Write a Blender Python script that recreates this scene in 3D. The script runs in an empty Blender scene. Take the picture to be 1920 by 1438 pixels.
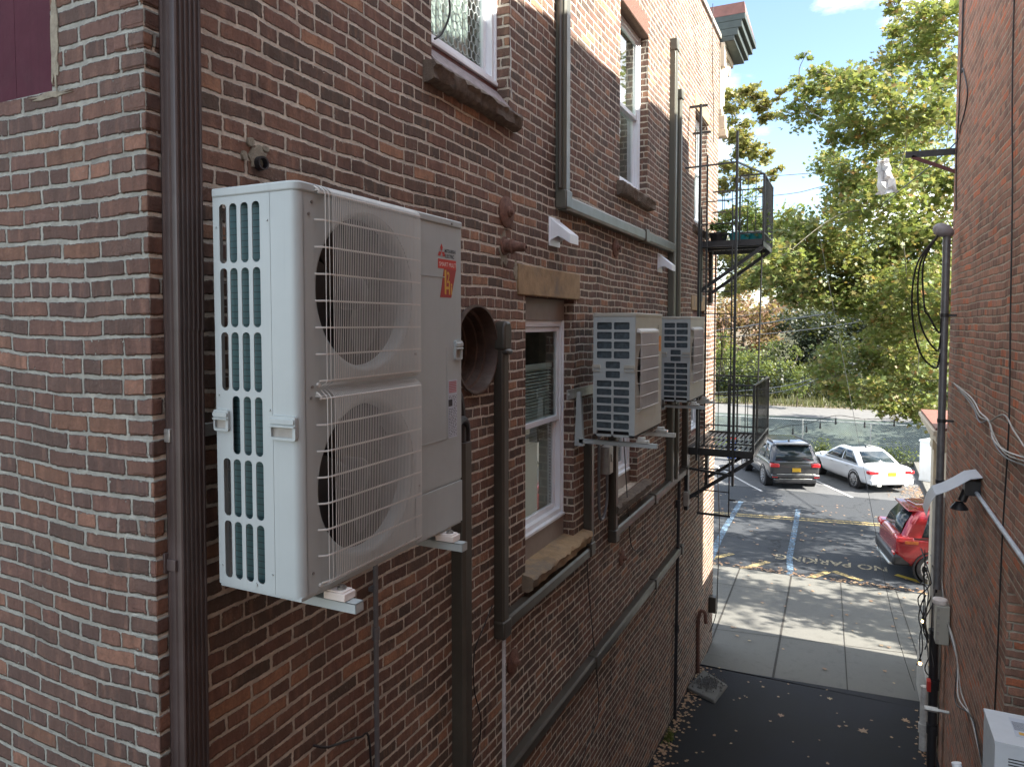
import bpy, bmesh, math, random
import numpy as np
from mathutils import Vector, Matrix
R = math.radians
scene = bpy.context.scene
C = scene.collection
random.seed(7)

# ---------------- camera ----------------
cam_d = bpy.data.cameras.new('camera'); cam = bpy.data.objects.new('camera', cam_d); C.objects.link(cam)
cam.location = (0, 0, 6); cam.rotation_euler = (R(90 - 2.62), 0, R(25.6))
cam_d.sensor_width = 36; cam_d.lens = 36 * 1334 / 1920; cam_d.shift_y = -50 / 1920
cam_d.clip_start = 0.05; cam_d.clip_end = 2000
scene.camera = cam
# ---------------- world, sun, exposure ----------------
SUN_EL, SUN_AZ = 42.0, 91.5       # azimuth clockwise from +Y
w = bpy.data.worlds.new('World'); scene.world = w; w.use_nodes = True
wt = w.node_tree; wt.nodes.clear()
wo = wt.nodes.new('ShaderNodeOutputWorld'); bg = wt.nodes.new('ShaderNodeBackground')
sky = wt.nodes.new('ShaderNodeTexSky'); sky.sky_type = 'NISHITA'; sky.sun_disc = False
sky.sun_elevation = R(SUN_EL); sky.sun_rotation = R(SUN_AZ); sky.air_density = 1.0; sky.dust_density = 0.7; sky.ozone_density = 1.5
tc = wt.nodes.new('ShaderNodeTexCoord'); mp = wt.nodes.new('ShaderNodeMapping'); mp.inputs['Scale'].default_value = (1, 1, 2.2)
mp.inputs['Location'].default_value = (0.35, 0.1, 0.0)
nz = wt.nodes.new('ShaderNodeTexNoise'); nz.inputs['Scale'].default_value = 2.6; nz.inputs['Detail'].default_value = 9; nz.inputs['Roughness'].default_value = .55
rp = wt.nodes.new('ShaderNodeValToRGB'); rp.color_ramp.elements[0].position = .46; rp.color_ramp.elements[1].position = .60
mx = wt.nodes.new('ShaderNodeMix'); mx.data_type = 'RGBA'; mx.inputs['B'].default_value = (9.0, 9.2, 9.4, 1)
wt.links.new(tc.outputs['Generated'], mp.inputs['Vector']); wt.links.new(mp.outputs[0], nz.inputs['Vector'])
wt.links.new(nz.outputs['Fac'], rp.inputs['Fac']); wt.links.new(rp.outputs['Color'], mx.inputs['Factor'])
wt.links.new(sky.outputs[0], mx.inputs['A']); wt.links.new(mx.outputs['Result'], bg.inputs['Color'])
bg.inputs['Strength'].default_value = 0.090
wt.links.new(bg.outputs[0], wo.inputs['Surface'])
sd = bpy.data.lights.new('sun', 'SUN'); sd.energy = 5.0; sd.angle = R(0.5); sd.color = (1.0, .93, .82)
sun = bpy.data.objects.new('sun', sd); C.objects.link(sun)
_a = R(SUN_AZ); _e = R(SUN_EL)
SV = Vector((math.sin(_a) * math.cos(_e), math.cos(_a) * math.cos(_e), math.sin(_e)))
sun.rotation_euler = SV.to_track_quat('Z', 'Y').to_euler(); sun.location = (20, -4, 30)
scene.view_settings.view_transform = 'Standard'; scene.view_settings.look = 'None'
scene.view_settings.gamma = 1; scene.view_settings.exposure = 2.1
scene.render.engine = 'CYCLES'
scene.cycles.max_bounces = 8; scene.cycles.transparent_max_bounces = 12

# ---------------- helpers ----------------
def tag(o, label=None, cat=None, group=None, kind=None):
    if label: o['label'] = label
    if cat: o['category'] = cat
    if group: o['group'] = group
    if kind: o['kind'] = kind
    return o
LOC = {}
def thing(name, label, cat, loc=(0, 0, 0), rz=0, group=None):
    o = bpy.data.objects.new(name, None); C.objects.link(o); o.empty_display_size = .1
    o.location = loc; o.rotation_euler = (0, 0, rz); LOC[o] = Vector(loc) if rz == 0 else None
    return tag(o, label, cat, group)
def copy_tree(o, parent=None):
    c = o.copy(); C.objects.link(c); c.parent = parent
    for ch in list(o.children): copy_tree(ch, c)
    return c
def off(parent):
    v = Vector((0, 0, 0)); p = parent
    while p is not None:
        v += p.location; p = p.parent
    return v
class MB:
    def __init__(s): s.v = []; s.f = []; s.m = []; s.k = 0
    def mat(s, k): s.k = k; return s
    def add(s, vs, fs):
        b = len(s.v); s.v += [tuple(p) for p in vs]
        for f in fs: s.f.append([b + i for i in f]); s.m.append(s.k)
        return s
    def box(s, x0, x1, y0, y1, z0, z1):
        x0, x1 = min(x0, x1), max(x0, x1); y0, y1 = min(y0, y1), max(y0, y1); z0, z1 = min(z0, z1), max(z0, z1)
        return s.add([(x0,y0,z0),(x1,y0,z0),(x1,y1,z0),(x0,y1,z0),(x0,y0,z1),(x1,y0,z1),(x1,y1,z1),(x0,y1,z1)],
                     [(0,3,2,1),(4,5,6,7),(0,1,5,4),(1,2,6,5),(2,3,7,6),(3,0,4,7)])
    def poly(s, pts): return s.add(pts, [list(range(len(pts)))])
    def bar(s, p0, p1, a, b, up=(0, 0, 1)):
        p0, p1 = Vector(p0), Vector(p1); d = (p1 - p0).normalized(); u = Vector(up)
        if abs(d.dot(u)) > .95: u = Vector((1, 0, 0))
        r = d.cross(u).normalized(); u = r.cross(d)
        vs = []
        for p in (p0, p1):
            for i, j in ((-1,-1),(1,-1),(1,1),(-1,1)): vs.append(p + r * (a/2*i) + u * (b/2*j))
        return s.add(vs, [(0,1,2,3),(7,6,5,4),(0,4,5,1),(1,5,6,2),(2,6,7,3),(3,7,4,0)])
    def cyl(s, p0, p1, r0, r1=None, n=12, caps=True):
        r1 = r0 if r1 is None else r1
        p0, p1 = Vector(p0), Vector(p1); d = (p1 - p0).normalized()
        u = Vector((0,0,1)) if abs(d.z) < .9 else Vector((1,0,0)); a = d.cross(u).normalized(); b = d.cross(a)
        vs = []
        for p, r in ((p0, r0), (p1, r1)):
            for i in range(n):
                t = 2*math.pi*i/n; vs.append(p + a*(r*math.cos(t)) + b*(r*math.sin(t)))
        fs = [(i, (i+1) % n, n+(i+1) % n, n+i) for i in range(n)]
        if caps: fs += [list(range(n))[::-1], list(range(n, 2*n))]
        return s.add(vs, fs)
    def tube(s, pts, r, n=6, smooth=0):
        pts = [Vector(p) for p in pts]
        if smooth:
            q = []
            for i in range(len(pts)-1):
                p0 = pts[max(i-1,0)]; p1 = pts[i]; p2 = pts[i+1]; p3 = pts[min(i+2, len(pts)-1)]
                for k in range(smooth):
                    t = k/smooth
                    q.append(.5*((2*p1)+(p2-p0)*t+(2*p0-5*p1+4*p2-p3)*t*t+(3*p1-p0-3*p2+p3)*t**3))
            q.append(pts[-1]); pts = q
        rs = r if isinstance(r, (list, tuple)) else [r]*len(pts)
        if len(rs) != len(pts): rs = [rs[0] + (rs[-1]-rs[0])*i/(len(pts)-1) for i in range(len(pts))]
        vs = []; a = None
        for i, p in enumerate(pts):
            d = (pts[min(i+1, len(pts)-1)] - pts[max(i-1, 0)])
            d = d.normalized() if d.length > 1e-9 else Vector((0,0,1))
            if a is None:
                u = Vector((0,0,1)) if abs(d.z) < .9 else Vector((1,0,0)); a = d.cross(u).normalized()
            else:
                a = (a - d*a.dot(d)).normalized()
            b = d.cross(a)
            for k in range(n):
                t = 2*math.pi*k/n; vs.append(p + a*(rs[i]*math.cos(t)) + b*(rs[i]*math.sin(t)))
        fs = []
        for i in range(len(pts)-1):
            for k in range(n): fs.append((i*n+k, i*n+(k+1) % n, (i+1)*n+(k+1) % n, (i+1)*n+k))
        fs += [list(range(n))[::-1], [(len(pts)-1)*n+k for k in range(n)]]
        return s.add(vs, fs)
    def prism(s, pl, fn, d0, d1):
        n = len(pl); vs = [fn(u, v, d0) for u, v in pl] + [fn(u, v, d1) for u, v in pl]
        return s.add(vs, [list(range(n))[::-1], list(range(n, 2*n))] + [(i, (i+1) % n, n+(i+1) % n, n+i) for i in range(n)])
    def lathe(s, prof, fn, n=32, close=False):
        vs = []
        for r, h in prof:
            for i in range(n):
                t = 2*math.pi*i/n; vs.append(fn(r*math.cos(t), r*math.sin(t), h))
        fs = []
        for j in range(len(prof)-1):
            for i in range(n): fs.append((j*n+i, j*n+(i+1) % n, (j+1)*n+(i+1) % n, (j+1)*n+i))
        if close: fs += [list(range(n))[::-1], [(len(prof)-1)*n+i for i in range(n)]]
        return s.add(vs, fs)
    def mesh(s, me, fn):
        return s.add([fn(*v.co) for v in me.vertices], [list(p.vertices) for p in me.polygons])
    def build(s, name, mats, parent=None, bevel=0, smooth=35, local=False, seg=2, recalc=True):
        me = bpy.data.meshes.new(name)
        o3 = Vector((0,0,0)) if (parent is None or local) else off(parent)
        me.from_pydata([(x-o3.x, y-o3.y, z-o3.z) for x, y, z in s.v], [], s.f)
        if not isinstance(mats, (list, tuple)): mats = [mats]
        for m in mats: me.materials.append(m)
        me.polygons.foreach_set('material_index', s.m)
        if recalc:
            bm = bmesh.new(); bm.from_mesh(me); bmesh.ops.recalc_face_normals(bm, faces=bm.faces); bm.to_mesh(me); bm.free()
        if smooth:
            me.polygons.foreach_set('use_smooth', [True]*len(me.polygons)); me.set_sharp_from_angle(angle=R(smooth))
        me.update()
        o = bpy.data.objects.new(name, me); C.objects.link(o); o.parent = parent
        if bevel:
            b = o.modifiers.new('bevel', 'BEVEL'); b.width = bevel; b.segments = seg; b.limit_method = 'ANGLE'; b.angle_limit = R(40); b.harden_normals = False
        return o

def plate_mesh(outer, holes, t):
    """flat plate with holes, as a mesh (curve fill); outer/holes are point lists"""
    cu = bpy.data.curves.new('tmp', 'CURVE'); cu.dimensions = '2D'; cu.fill_mode = 'BOTH'; cu.extrude = t/2
    for pl in [outer] + holes:
        sp = cu.splines.new('POLY'); sp.points.add(len(pl)-1); sp.use_cyclic_u = True
        for i, (x, y) in enumerate(pl): sp.points[i].co = (x, y, 0, 1)
    return cu_mesh(cu)
def cu_mesh(cu):
    o = bpy.data.objects.new('tmp', cu); C.objects.link(o)
    dg = bpy.context.evaluated_depsgraph_get(); dg.update()
    me = bpy.data.meshes.new_from_object(o.evaluated_get(dg)); bpy.data.objects.remove(o); return me
def text_mesh(txt, size, t=.0, sx=1, bold=0):
    cu = bpy.data.curves.new('tmp', 'FONT'); cu.body = txt; cu.size = size; cu.extrude = t; cu.offset = bold
    return cu_mesh(cu)
def rrect(x0, x1, y0, y1, r, n=4):
    pts = []
    for cx, cy, a0 in ((x1-r, y1-r, 0), (x0+r, y1-r, 90), (x0+r, y0+r, 180), (x1-r, y0+r, 270)):
        for i in range(n+1):
            a = R(a0 + 90*i/n); pts.append((cx+r*math.cos(a), cy+r*math.sin(a)))
    return pts
def circ(cx, cy, r, n=48): return [(cx+r*math.cos(2*math.pi*i/n), cy+r*math.sin(2*math.pi*i/n)) for i in range(n)]

# ---------------- materials ----------------
class G:
    """small wrapper for writing shader nodes"""
    def __init__(s, name):
        s.m = bpy.data.materials.new(name); s.m.use_nodes = True; s.t = s.m.node_tree; s.t.nodes.clear()
        s.out = s.t.nodes.new('ShaderNodeOutputMaterial')
    def n(s, typ, **kw):
        nd = s.t.nodes.new(typ)
        for k, v in kw.items():
            if k[0] == '_': setattr(nd, k[1:], v)
            else: s.set(nd.inputs[k.replace('__', ' ')], v)
        return nd
    def set(s, inp, v):
        if isinstance(v, bpy.types.NodeSocket): s.t.links.new(v, inp)
        elif isinstance(v, bpy.types.Node): s.t.links.new(v.outputs[0], inp)
        else:
            if isinstance(v, (tuple, list)) and len(v) == 3 and inp.type == 'RGBA': v = (*v, 1)
            inp.default_value = v
    def M(s, op, a, b=None, c=None, clamp=False):
        nd = s.t.nodes.new('ShaderNodeMath'); nd.operation = op; nd.use_clamp = clamp
        for i, v in enumerate((a, b, c)):
            if v is not None: s.set(nd.inputs[i], v)
        return nd.outputs[0]
    def noise(s, vec, scale, detail=4, rough=.55, dist=0):
        nd = s.n('ShaderNodeTexNoise', Scale=scale, Detail=detail, Roughness=rough, Distortion=dist)
        if vec is not None: s.set(nd.inputs['Vector'], vec)
        return nd.outputs['Fac']
    def ramp(s, fac, stops, interp='LINEAR'):
        nd = s.t.nodes.new('ShaderNodeValToRGB'); nd.color_ramp.interpolation = interp; e = nd.color_ramp.elements
        while len(e) < len(stops): e.new(.5)
        for i, (p, c) in enumerate(stops):
            e[i].position = p; e[i].color = (*c, 1) if len(c) == 3 else c
        s.set(nd.inputs[0], fac); return nd.outputs[0]
    def mix(s, f, a, b, blend='MIX'):
        nd = s.t.nodes.new('ShaderNodeMix'); nd.data_type = 'RGBA'; nd.blend_type = blend
        s.set(nd.inputs['Factor'], f); s.set(nd.inputs['A'], a); s.set(nd.inputs['B'], b); return nd.outputs['Result']
    def sm(s, x, a, b):
        nd = s.t.nodes.new('ShaderNodeMapRange'); nd.interpolation_type = 'SMOOTHSTEP'
        s.set(nd.inputs['Value'], x); nd.inputs['From Min'].default_value = a; nd.inputs['From Max'].default_value = b; return nd.outputs[0]
    def pos(s): return s.n('ShaderNodeNewGeometry').outputs['Position']
    def obj(s): return s.n('ShaderNodeTexCoord').outputs['Object']
    def sep(s, v):
        nd = s.n('ShaderNodeSeparateXYZ'); s.set(nd.inputs[0], v); return nd.outputs
    def comb(s, x, y, z):
        nd = s.n('ShaderNodeCombineXYZ'); s.set(nd.inputs[0], x); s.set(nd.inputs[1], y); s.set(nd.inputs[2], z); return nd.outputs[0]
    def bump(s, h, dist=.01, strength=1.0):
        nd = s.n('ShaderNodeBump', Strength=strength, Distance=dist); s.set(nd.inputs['Height'], h); return nd.outputs[0]
    def bsdf(s, col, rough=.6, metal=0, normal=None, **kw):
        nd = s.n('ShaderNodeBsdfPrincipled'); s.set(nd.inputs['Base Color'], col); s.set(nd.inputs['Roughness'], rough); s.set(nd.inputs['Metallic'], metal)
        if normal is not None: s.set(nd.inputs['Normal'], normal)
        for k, v in kw.items(): s.set(nd.inputs[k.replace('__', ' ')], v)
        s.t.links.new(nd.outputs[0], s.out.inputs[0]); return s.m

def pbr(name, col, rough=.5, metal=0, var=.18, scale=14, dirt=None, dirt_amt=.35, bump=.0, streak=0, **kw):
    g = G(name); p = g.pos(); n1 = g.noise(p, scale, 6, .6)
    dark = tuple(c*(1-var) for c in col); lite = tuple(min(1, c*(1+var)) for c in col)
    c = g.ramp(n1, [(.3, dark), (.7, lite)])
    if dirt:
        n2 = g.noise(p, scale*.35, 8, .65); c = g.mix(g.M('MULTIPLY', g.sm(n2, .48, .72), dirt_amt), c, dirt)
    if streak:
        x, y, z = g.sep(p); sv = g.comb(g.M('MULTIPLY', x, 60), g.M('MULTIPLY', y, 60), g.M('MULTIPLY', z, 1.5))
        c = g.mix(g.M('MULTIPLY', g.sm(g.noise(sv, 1, 4), .5, .8), streak), c, tuple(k*.55 for k in col))
    rr = g.M('ADD', g.M('MULTIPLY', g.noise(p, scale*1.7, 4), .25), rough-.12)
    nm = g.bump(g.noise(p, scale*6, 5), bump, 1) if bump else None
    return g.bsdf(c, rr, metal, nm, **kw)

def brick_mat(name, cols, mortar, mort_w=.0065, h=.0677, w=.213, dark=.35, pale=.25, warp=.010, zoff=0.0, grime=0.5, red=0):
    g = G(name); geo = g.n('ShaderNodeNewGeometry'); P = geo.outputs['Position']; x, y, z = g.sep(P); nx, ny, nzz = g.sep(geo.outputs['True Normal'])
    isx = g.M('GREATER_THAN', g.M('ABSOLUTE', nx), g.M('ABSOLUTE', ny))
    u = g.M('ADD', g.M('MULTIPLY', isx, y), g.M('MULTIPLY', g.M('SUBTRACT', 1, isx), x))
    u = g.M('ADD', u, 20.0)
    wn = g.n('ShaderNodeTexNoise', Scale=7.0, Detail=3.0); g.set(wn.inputs['Vector'], P); wx, wy, wz = g.sep(wn.outputs['Color'])
    wn2 = g.n('ShaderNodeTexNoise', Scale=38.0, Detail=4.0, Roughness=.6); g.set(wn2.inputs['Vector'], P); fx, fy, fz = g.sep(wn2.outputs['Color'])
    lw = g.noise(P, .9, 2)
    uu = g.M('ADD', u, g.M('ADD', g.M('MULTIPLY', g.M('SUBTRACT', wx, .5), warp*2), g.M('MULTIPLY', g.M('SUBTRACT', fx, .5), .010)))
    vv = g.M('ADD', g.M('ADD', z, zoff), g.M('ADD', g.M('MULTIPLY', g.M('SUBTRACT', wz, .5), warp*1.3), g.M('ADD', g.M('MULTIPLY', g.M('SUBTRACT', fz, .5), .010), g.M('MULTIPLY', g.M('SUBTRACT', lw, .5), .075))))
    vr = g.M('DIVIDE', vv, h); row = g.M('FLOOR', vr); fv = g.M('SUBTRACT', vr, row)
    hdr = g.M('LESS_THAN', g.M('ABSOLUTE', g.M('SUBTRACT', g.M('FLOORED_MODULO', row, 6), 0)), .5)
    bw = g.M('SUBTRACT', w, g.M('MULTIPLY', hdr, w*.47))
    rj = g.n('ShaderNodeTexWhiteNoise', _noise_dimensions='1D'); g.set(rj.inputs['W'], row)
    ur = g.M('ADD', g.M('DIVIDE', uu, bw), g.M('ADD', g.M('MULTIPLY', g.M('FLOORED_MODULO', row, 2), .5), g.M('MULTIPLY', rj.outputs['Value'], .22)))
    col = g.M('FLOOR', ur); fu = g.M('SUBTRACT', ur, col)
    r0 = g.n('ShaderNodeTexWhiteNoise', _noise_dimensions='2D'); g.set(r0.inputs['Vector'], g.comb(col, row, 0))
    split = g.M('MULTIPLY', g.M('LESS_THAN', r0.outputs['Value'], .09), g.M('SUBTRACT', 1, hdr))
    # split bricks become two bats
    k = g.M('ADD', 1, split); fs = g.M('MULTIPLY', fu, k); sub = g.M('FLOOR', fs); f2 = g.M('SUBTRACT', fs, sub); bw2 = g.M('DIVIDE', bw, k)
    rc = g.n('ShaderNodeTexWhiteNoise', _noise_dimensions='3D'); g.set(rc.inputs['Vector'], g.comb(col, row, g.M('ADD', sub, 3.1)))
    rv = rc.outputs['Value']; rr, rg, rb = g.sep(rc.outputs['Color'])
    du = g.M('ADD', g.M('MULTIPLY', g.M('MINIMUM', f2, g.M('SUBTRACT', 1, f2)), bw2), .0022); dv = g.M('MULTIPLY', g.M('MINIMUM', fv, g.M('SUBTRACT', 1, fv)), h)
    d = g.n('ShaderNodeMath', _operation='SMOOTH_MIN'); g.set(d.inputs[0], du); g.set(d.inputs[1], dv); d.inputs[2].default_value = .008
    fine = g.noise(P, 90, 5, .65); med = g.noise(P, 22, 5, .6); big = g.noise(P, 1.1, 5, .6); big2 = g.noise(P, 3.3, 5, .65)
    dd = g.M('ADD', d.outputs[0], g.M('ADD', g.M('MULTIPLY', g.M('SUBTRACT', fine, .5), .0085), g.M('ADD', g.M('MULTIPLY', g.M('SUBTRACT', med, .5), .006), g.M('MULTIPLY', g.M('SUBTRACT', rb, .5), .002))))
    var_ = g.noise(P, 4.5, 3); dd = g.M('SUBTRACT', dd, g.M('MULTIPLY', g.M('SUBTRACT', var_, .5), .011))
    chip = g.sm(g.noise(P, 48, 3, .7), .63, .70); dd = g.M('SUBTRACT', dd, g.M('MULTIPLY', g.M('MULTIPLY', chip, rb), .012))
    mask = g.sm(dd, mort_w - .0016, mort_w + .0016)        # 1 on brick
    n = len(cols); c = g.ramp(rv, [(i/n, cc) for i, cc in enumerate(cols)], 'CONSTANT')
    # vertical fire marks and mottling inside each brick
    xs = g.comb(g.M('MULTIPLY', u, 26), g.M('MULTIPLY', z, 5), g.M('ADD', row, col)); fm = g.noise(xs, 1, 3)
    c = g.mix(g.M('MULTIPLY', g.sm(fm, .5, .75), .38), c, tuple(k*.42 for k in cols[0]))
    c = g.mix(g.M('MULTIPLY', g.sm(fm, .52, .28), .22), c, tuple(min(1, k*1.7) for k in cols[-1]))
    c = g.mix(g.M('MULTIPLY', g.sm(med, .35, .75), .35), c, tuple(k*.55 for k in cols[1]))
    c = g.mix(g.M('MULTIPLY', g.sm(big, .5, .68), dark), c, (.035, .03, .028))
    c = g.mix(g.M('MULTIPLY', g.M('MULTIPLY', g.sm(fine, .52, .7), g.sm(big2, .45, .7)), pale), c, mortar)
    if red: c = g.mix(g.M('MULTIPLY', g.M('MULTIPLY', g.sm(big2, .52, .68), g.sm(z, 3.2, .8)), red), c, (.30, .07, .04))
    if red: c = g.mix(g.M('MULTIPLY', g.M('MULTIPLY', g.sm(big, .42, .58), g.sm(g.M('ABSOLUTE', g.M('SUBTRACT', x, 0)), 0, .1)), .0), c, mortar)
    drip = g.noise(g.comb(g.M('MULTIPLY', u, 9), g.M('MULTIPLY', z, 1.1), 3.3), 1, 5, .6); c = g.mix(g.M('MULTIPLY', g.M('MULTIPLY', g.sm(drip, .60, .70), g.sm(big2, .42, .6)), .75*min(1, dark*1.6)), c, (.018,.016,.015))
    c = g.mix(g.M('MULTIPLY', g.sm(fine, .35, .65), .30), c, tuple(k*.5 for k in cols[0]))
    mc = g.mix(g.sm(med, .3, .75), tuple(k*.66 for k in mortar), mortar)
    mc = g.mix(g.M('MULTIPLY', g.sm(big2, .5, .75), grime), mc, tuple(k*.4 for k in mortar))
    colr = g.mix(mask, mc, c)
    hgt = g.M('ADD', g.M('MULTIPLY', g.sm(dd, mort_w-.003, mort_w+.004), 1.0), g.M('ADD', g.M('MULTIPLY', fine, .35), g.M('MULTIPLY', g.M('ADD', med, g.M('MULTIPLY', rg, .6)), .4)))
    return g.bsdf(colr, g.M('ADD', .78, g.M('MULTIPLY', fine, .15)), 0, g.bump(hgt, .012, 1.0), **{'Specular__IOR__Level': .25})

BR = [(.155,.088,.074),(.125,.074,.064),(.185,.100,.080),(.105,.068,.062),(.17,.092,.078),(.085,.060,.056),(.20,.105,.08),(.14,.08,.07),(.30,.155,.11)]
M = {}
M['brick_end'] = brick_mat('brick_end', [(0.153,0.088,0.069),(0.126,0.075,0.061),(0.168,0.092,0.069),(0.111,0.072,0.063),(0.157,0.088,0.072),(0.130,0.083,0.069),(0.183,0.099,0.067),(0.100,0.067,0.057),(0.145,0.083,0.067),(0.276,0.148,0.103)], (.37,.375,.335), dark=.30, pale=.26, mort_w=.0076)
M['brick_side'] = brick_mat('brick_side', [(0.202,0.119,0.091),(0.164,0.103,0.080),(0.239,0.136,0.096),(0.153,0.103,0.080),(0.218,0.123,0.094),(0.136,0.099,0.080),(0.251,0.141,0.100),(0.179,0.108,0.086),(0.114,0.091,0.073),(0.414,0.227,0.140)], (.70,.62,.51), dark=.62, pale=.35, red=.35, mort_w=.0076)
M['brick_right'] = brick_mat('brick_right', [(0.459,0.251,0.178),(0.385,0.225,0.165),(0.521,0.268,0.183),(0.248,0.150,0.114),(0.473,0.245,0.183),(0.224,0.138,0.110),(0.434,0.241,0.183),(0.546,0.278,0.192),(0.335,0.192,0.141),(0.645,0.214,0.110)], (.56,.48,.38), dark=.3, pale=.5, zoff=.02)
M['ac'] = pbr('ac_paint', (.40,.455,.46), .42, var=.03, scale=5, dirt=(.27,.265,.25), dirt_amt=.25, streak=.12)
M['ac2'] = pbr('ac_paint_cream', (.42,.415,.36), .45, var=.04, scale=5, dirt=(.28,.27,.23), dirt_amt=.3, streak=.12)
M['dark'] = pbr('dark_cavity', (.02,.02,.022), .7)
M['blackplastic'] = pbr('black_plastic', (.025,.025,.028), .4)
M['fin'] = None
def fin_mat():
    g = G('coil_fins'); p = g.pos(); x, y, z = g.sep(p)
    s = g.sm(g.M('ABSOLUTE', g.M('SUBTRACT', g.M('FLOORED_MODULO', g.M('DIVIDE', z, .0215), 1), .5)), .40, .47)
    f = g.noise(g.comb(g.M('MULTIPLY', x, 400), g.M('MULTIPLY', y, 400), g.M('MULTIPLY', z, 4)), 1, 2)
    c = g.mix(f, (.028,.080,.092), (.05,.12,.13)); c = g.mix(g.sm(g.noise(p, 6, 4), .4, .75), c, (.05,.11,.12)); c = g.mix(s, c, (.015,.03,.035))
    return g.bsdf(c, .5, .3)
M['fin'] = fin_mat()
M['fin2'] = pbr('coil_fins_grey', (.075,.105,.125), .5, metal=.3, var=.3, scale=30)
M['steel'] = pbr('galvanised', (.55,.56,.54), .4, metal=.7, var=.15, scale=30)
M['fencewire'] = pbr('aged_galvanised_wire', (.24,.27,.27), .6, metal=.2)
M['screw'] = pbr('screw', (.30,.30,.29), .35, metal=.8)
M['spout'] = pbr('downspout_brown', (.072,.055,.052), .36, var=.12, scale=8, dirt=(.16,.13,.13), dirt_amt=.3)
M['duct'] = pbr('duct_bronze', (.058,.053,.043), .33, var=.08, scale=5, dirt=(.13,.12,.10), dirt_amt=.3)
M['ductg'] = pbr('duct_grey_green', (.10,.10,.08), .34, var=.06, scale=5, dirt=(.15,.15,.12), dirt_amt=.3)
M['white'] = pbr('white_vinyl', (.82,.86,.90), .33, var=.03, scale=6, dirt=(.5,.5,.48), dirt_amt=.2)
M['taupe'] = pbr('taupe_trim', (.30,.26,.23), .5, var=.08, scale=10)
M['stone'] = pbr('brownstone', (.17,.135,.105), .85, var=.35, scale=26, dirt=(.06,.055,.05), dirt_amt=.6, bump=.012)
M['stone2'] = pbr('ochre_sandstone', (.34,.24,.135), .85, var=.25, scale=9, dirt=(.16,.15,.13), dirt_amt=.8, bump=.004)
M['sillwood'] = pbr('weathered_sill_paint', (.24,.20,.20), .7, var=.3, scale=30, dirt=(.10,.07,.07), dirt_amt=.4)
M['maroon'] = pbr('maroon_paint', (.070,.020,.032), .85, var=.12, scale=6, dirt=(.10,.035,.05), dirt_amt=.3, streak=.3, bump=.002, **{'Specular__IOR__Level': .15})
M['maroon2'] = pbr('dark_maroon_trim', (.12,.035,.035), .5, var=.2, scale=12)
M['rust'] = pbr('rust', (.17,.085,.06), .8, var=.35, scale=40, dirt=(.09,.05,.04), dirt_amt=.6, bump=.004)
M['flue'] = pbr('stained_flue_metal', (.085,.055,.042), .5, metal=.15, var=.4, scale=9, dirt=(.20,.17,.15), dirt_amt=.55, streak=.3)
M['mortar'] = pbr('mortar_patch', (.33,.30,.23), .9, var=.25, scale=40, bump=.01)
M['iron'] = pbr('black_iron_paint', (.025,.027,.03), .38, var=.3, scale=20, dirt=(.07,.06,.055), dirt_amt=.3)
M['cable'] = pbr('black_cable', (.015,.015,.016), .5)
M['cablew'] = pbr('grey_white_cable', (.50,.50,.48), .5, var=.2)
M['pvc'] = pbr('white_pvc', (.62,.62,.64), .35)
M['greymetal'] = pbr('grey_conduit', (.16,.165,.175), .4, metal=.3)
M['greypaint'] = pbr('grey_box_paint', (.34,.33,.30), .5, dirt=(.2,.19,.17))
M['concrete'] = None
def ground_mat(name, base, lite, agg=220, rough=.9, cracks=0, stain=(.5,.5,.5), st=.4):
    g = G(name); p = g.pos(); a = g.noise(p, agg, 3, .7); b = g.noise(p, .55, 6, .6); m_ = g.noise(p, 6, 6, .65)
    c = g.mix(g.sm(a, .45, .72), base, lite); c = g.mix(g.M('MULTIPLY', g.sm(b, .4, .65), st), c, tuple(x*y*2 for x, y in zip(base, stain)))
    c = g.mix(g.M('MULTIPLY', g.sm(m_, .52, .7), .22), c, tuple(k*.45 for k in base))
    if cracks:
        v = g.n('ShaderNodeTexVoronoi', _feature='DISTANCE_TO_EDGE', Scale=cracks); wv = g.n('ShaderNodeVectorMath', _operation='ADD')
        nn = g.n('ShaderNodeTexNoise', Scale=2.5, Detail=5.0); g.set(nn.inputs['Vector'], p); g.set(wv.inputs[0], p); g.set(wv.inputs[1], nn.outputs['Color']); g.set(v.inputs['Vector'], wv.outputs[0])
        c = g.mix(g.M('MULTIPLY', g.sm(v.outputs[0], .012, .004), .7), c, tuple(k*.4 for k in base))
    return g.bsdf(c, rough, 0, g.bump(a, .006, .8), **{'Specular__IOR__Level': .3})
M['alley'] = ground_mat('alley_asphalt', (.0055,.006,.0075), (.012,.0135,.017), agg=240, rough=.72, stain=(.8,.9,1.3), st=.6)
M['street'] = ground_mat('street_asphalt', (.038,.043,.050), (.072,.076,.082), agg=160, cracks=.22, stain=(.62,.62,.62))
M['lot'] = ground_mat('lot_asphalt', (.10,.104,.11), (.17,.17,.17), agg=160, cracks=.3)
M['concrete'] = ground_mat('sidewalk_concrete', (.125,.125,.115), (.205,.20,.185), agg=260, stain=(.58,.58,.56), st=.5)
M['joint'] = pbr('joint_dirt', (.035,.032,.028), .95)
M['verge'] = pbr('shaded_verge', (.045,.062,.055), .95, var=.4, scale=1.2, dirt=(.10,.12,.08), dirt_amt=.6, bump=.03)
M['soil'] = pbr('soil', (.13,.11,.08), .95, var=.4, scale=3, bump=.02)
M['hillsoil'] = pbr('hill_ground', (.06,.065,.035), .95, var=.4, scale=2, bump=.05)
M['roadfar'] = pbr('far_road_gravel', (.12,.12,.118), .9, var=.15, scale=4, dirt=(.16,.15,.13))
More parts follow.
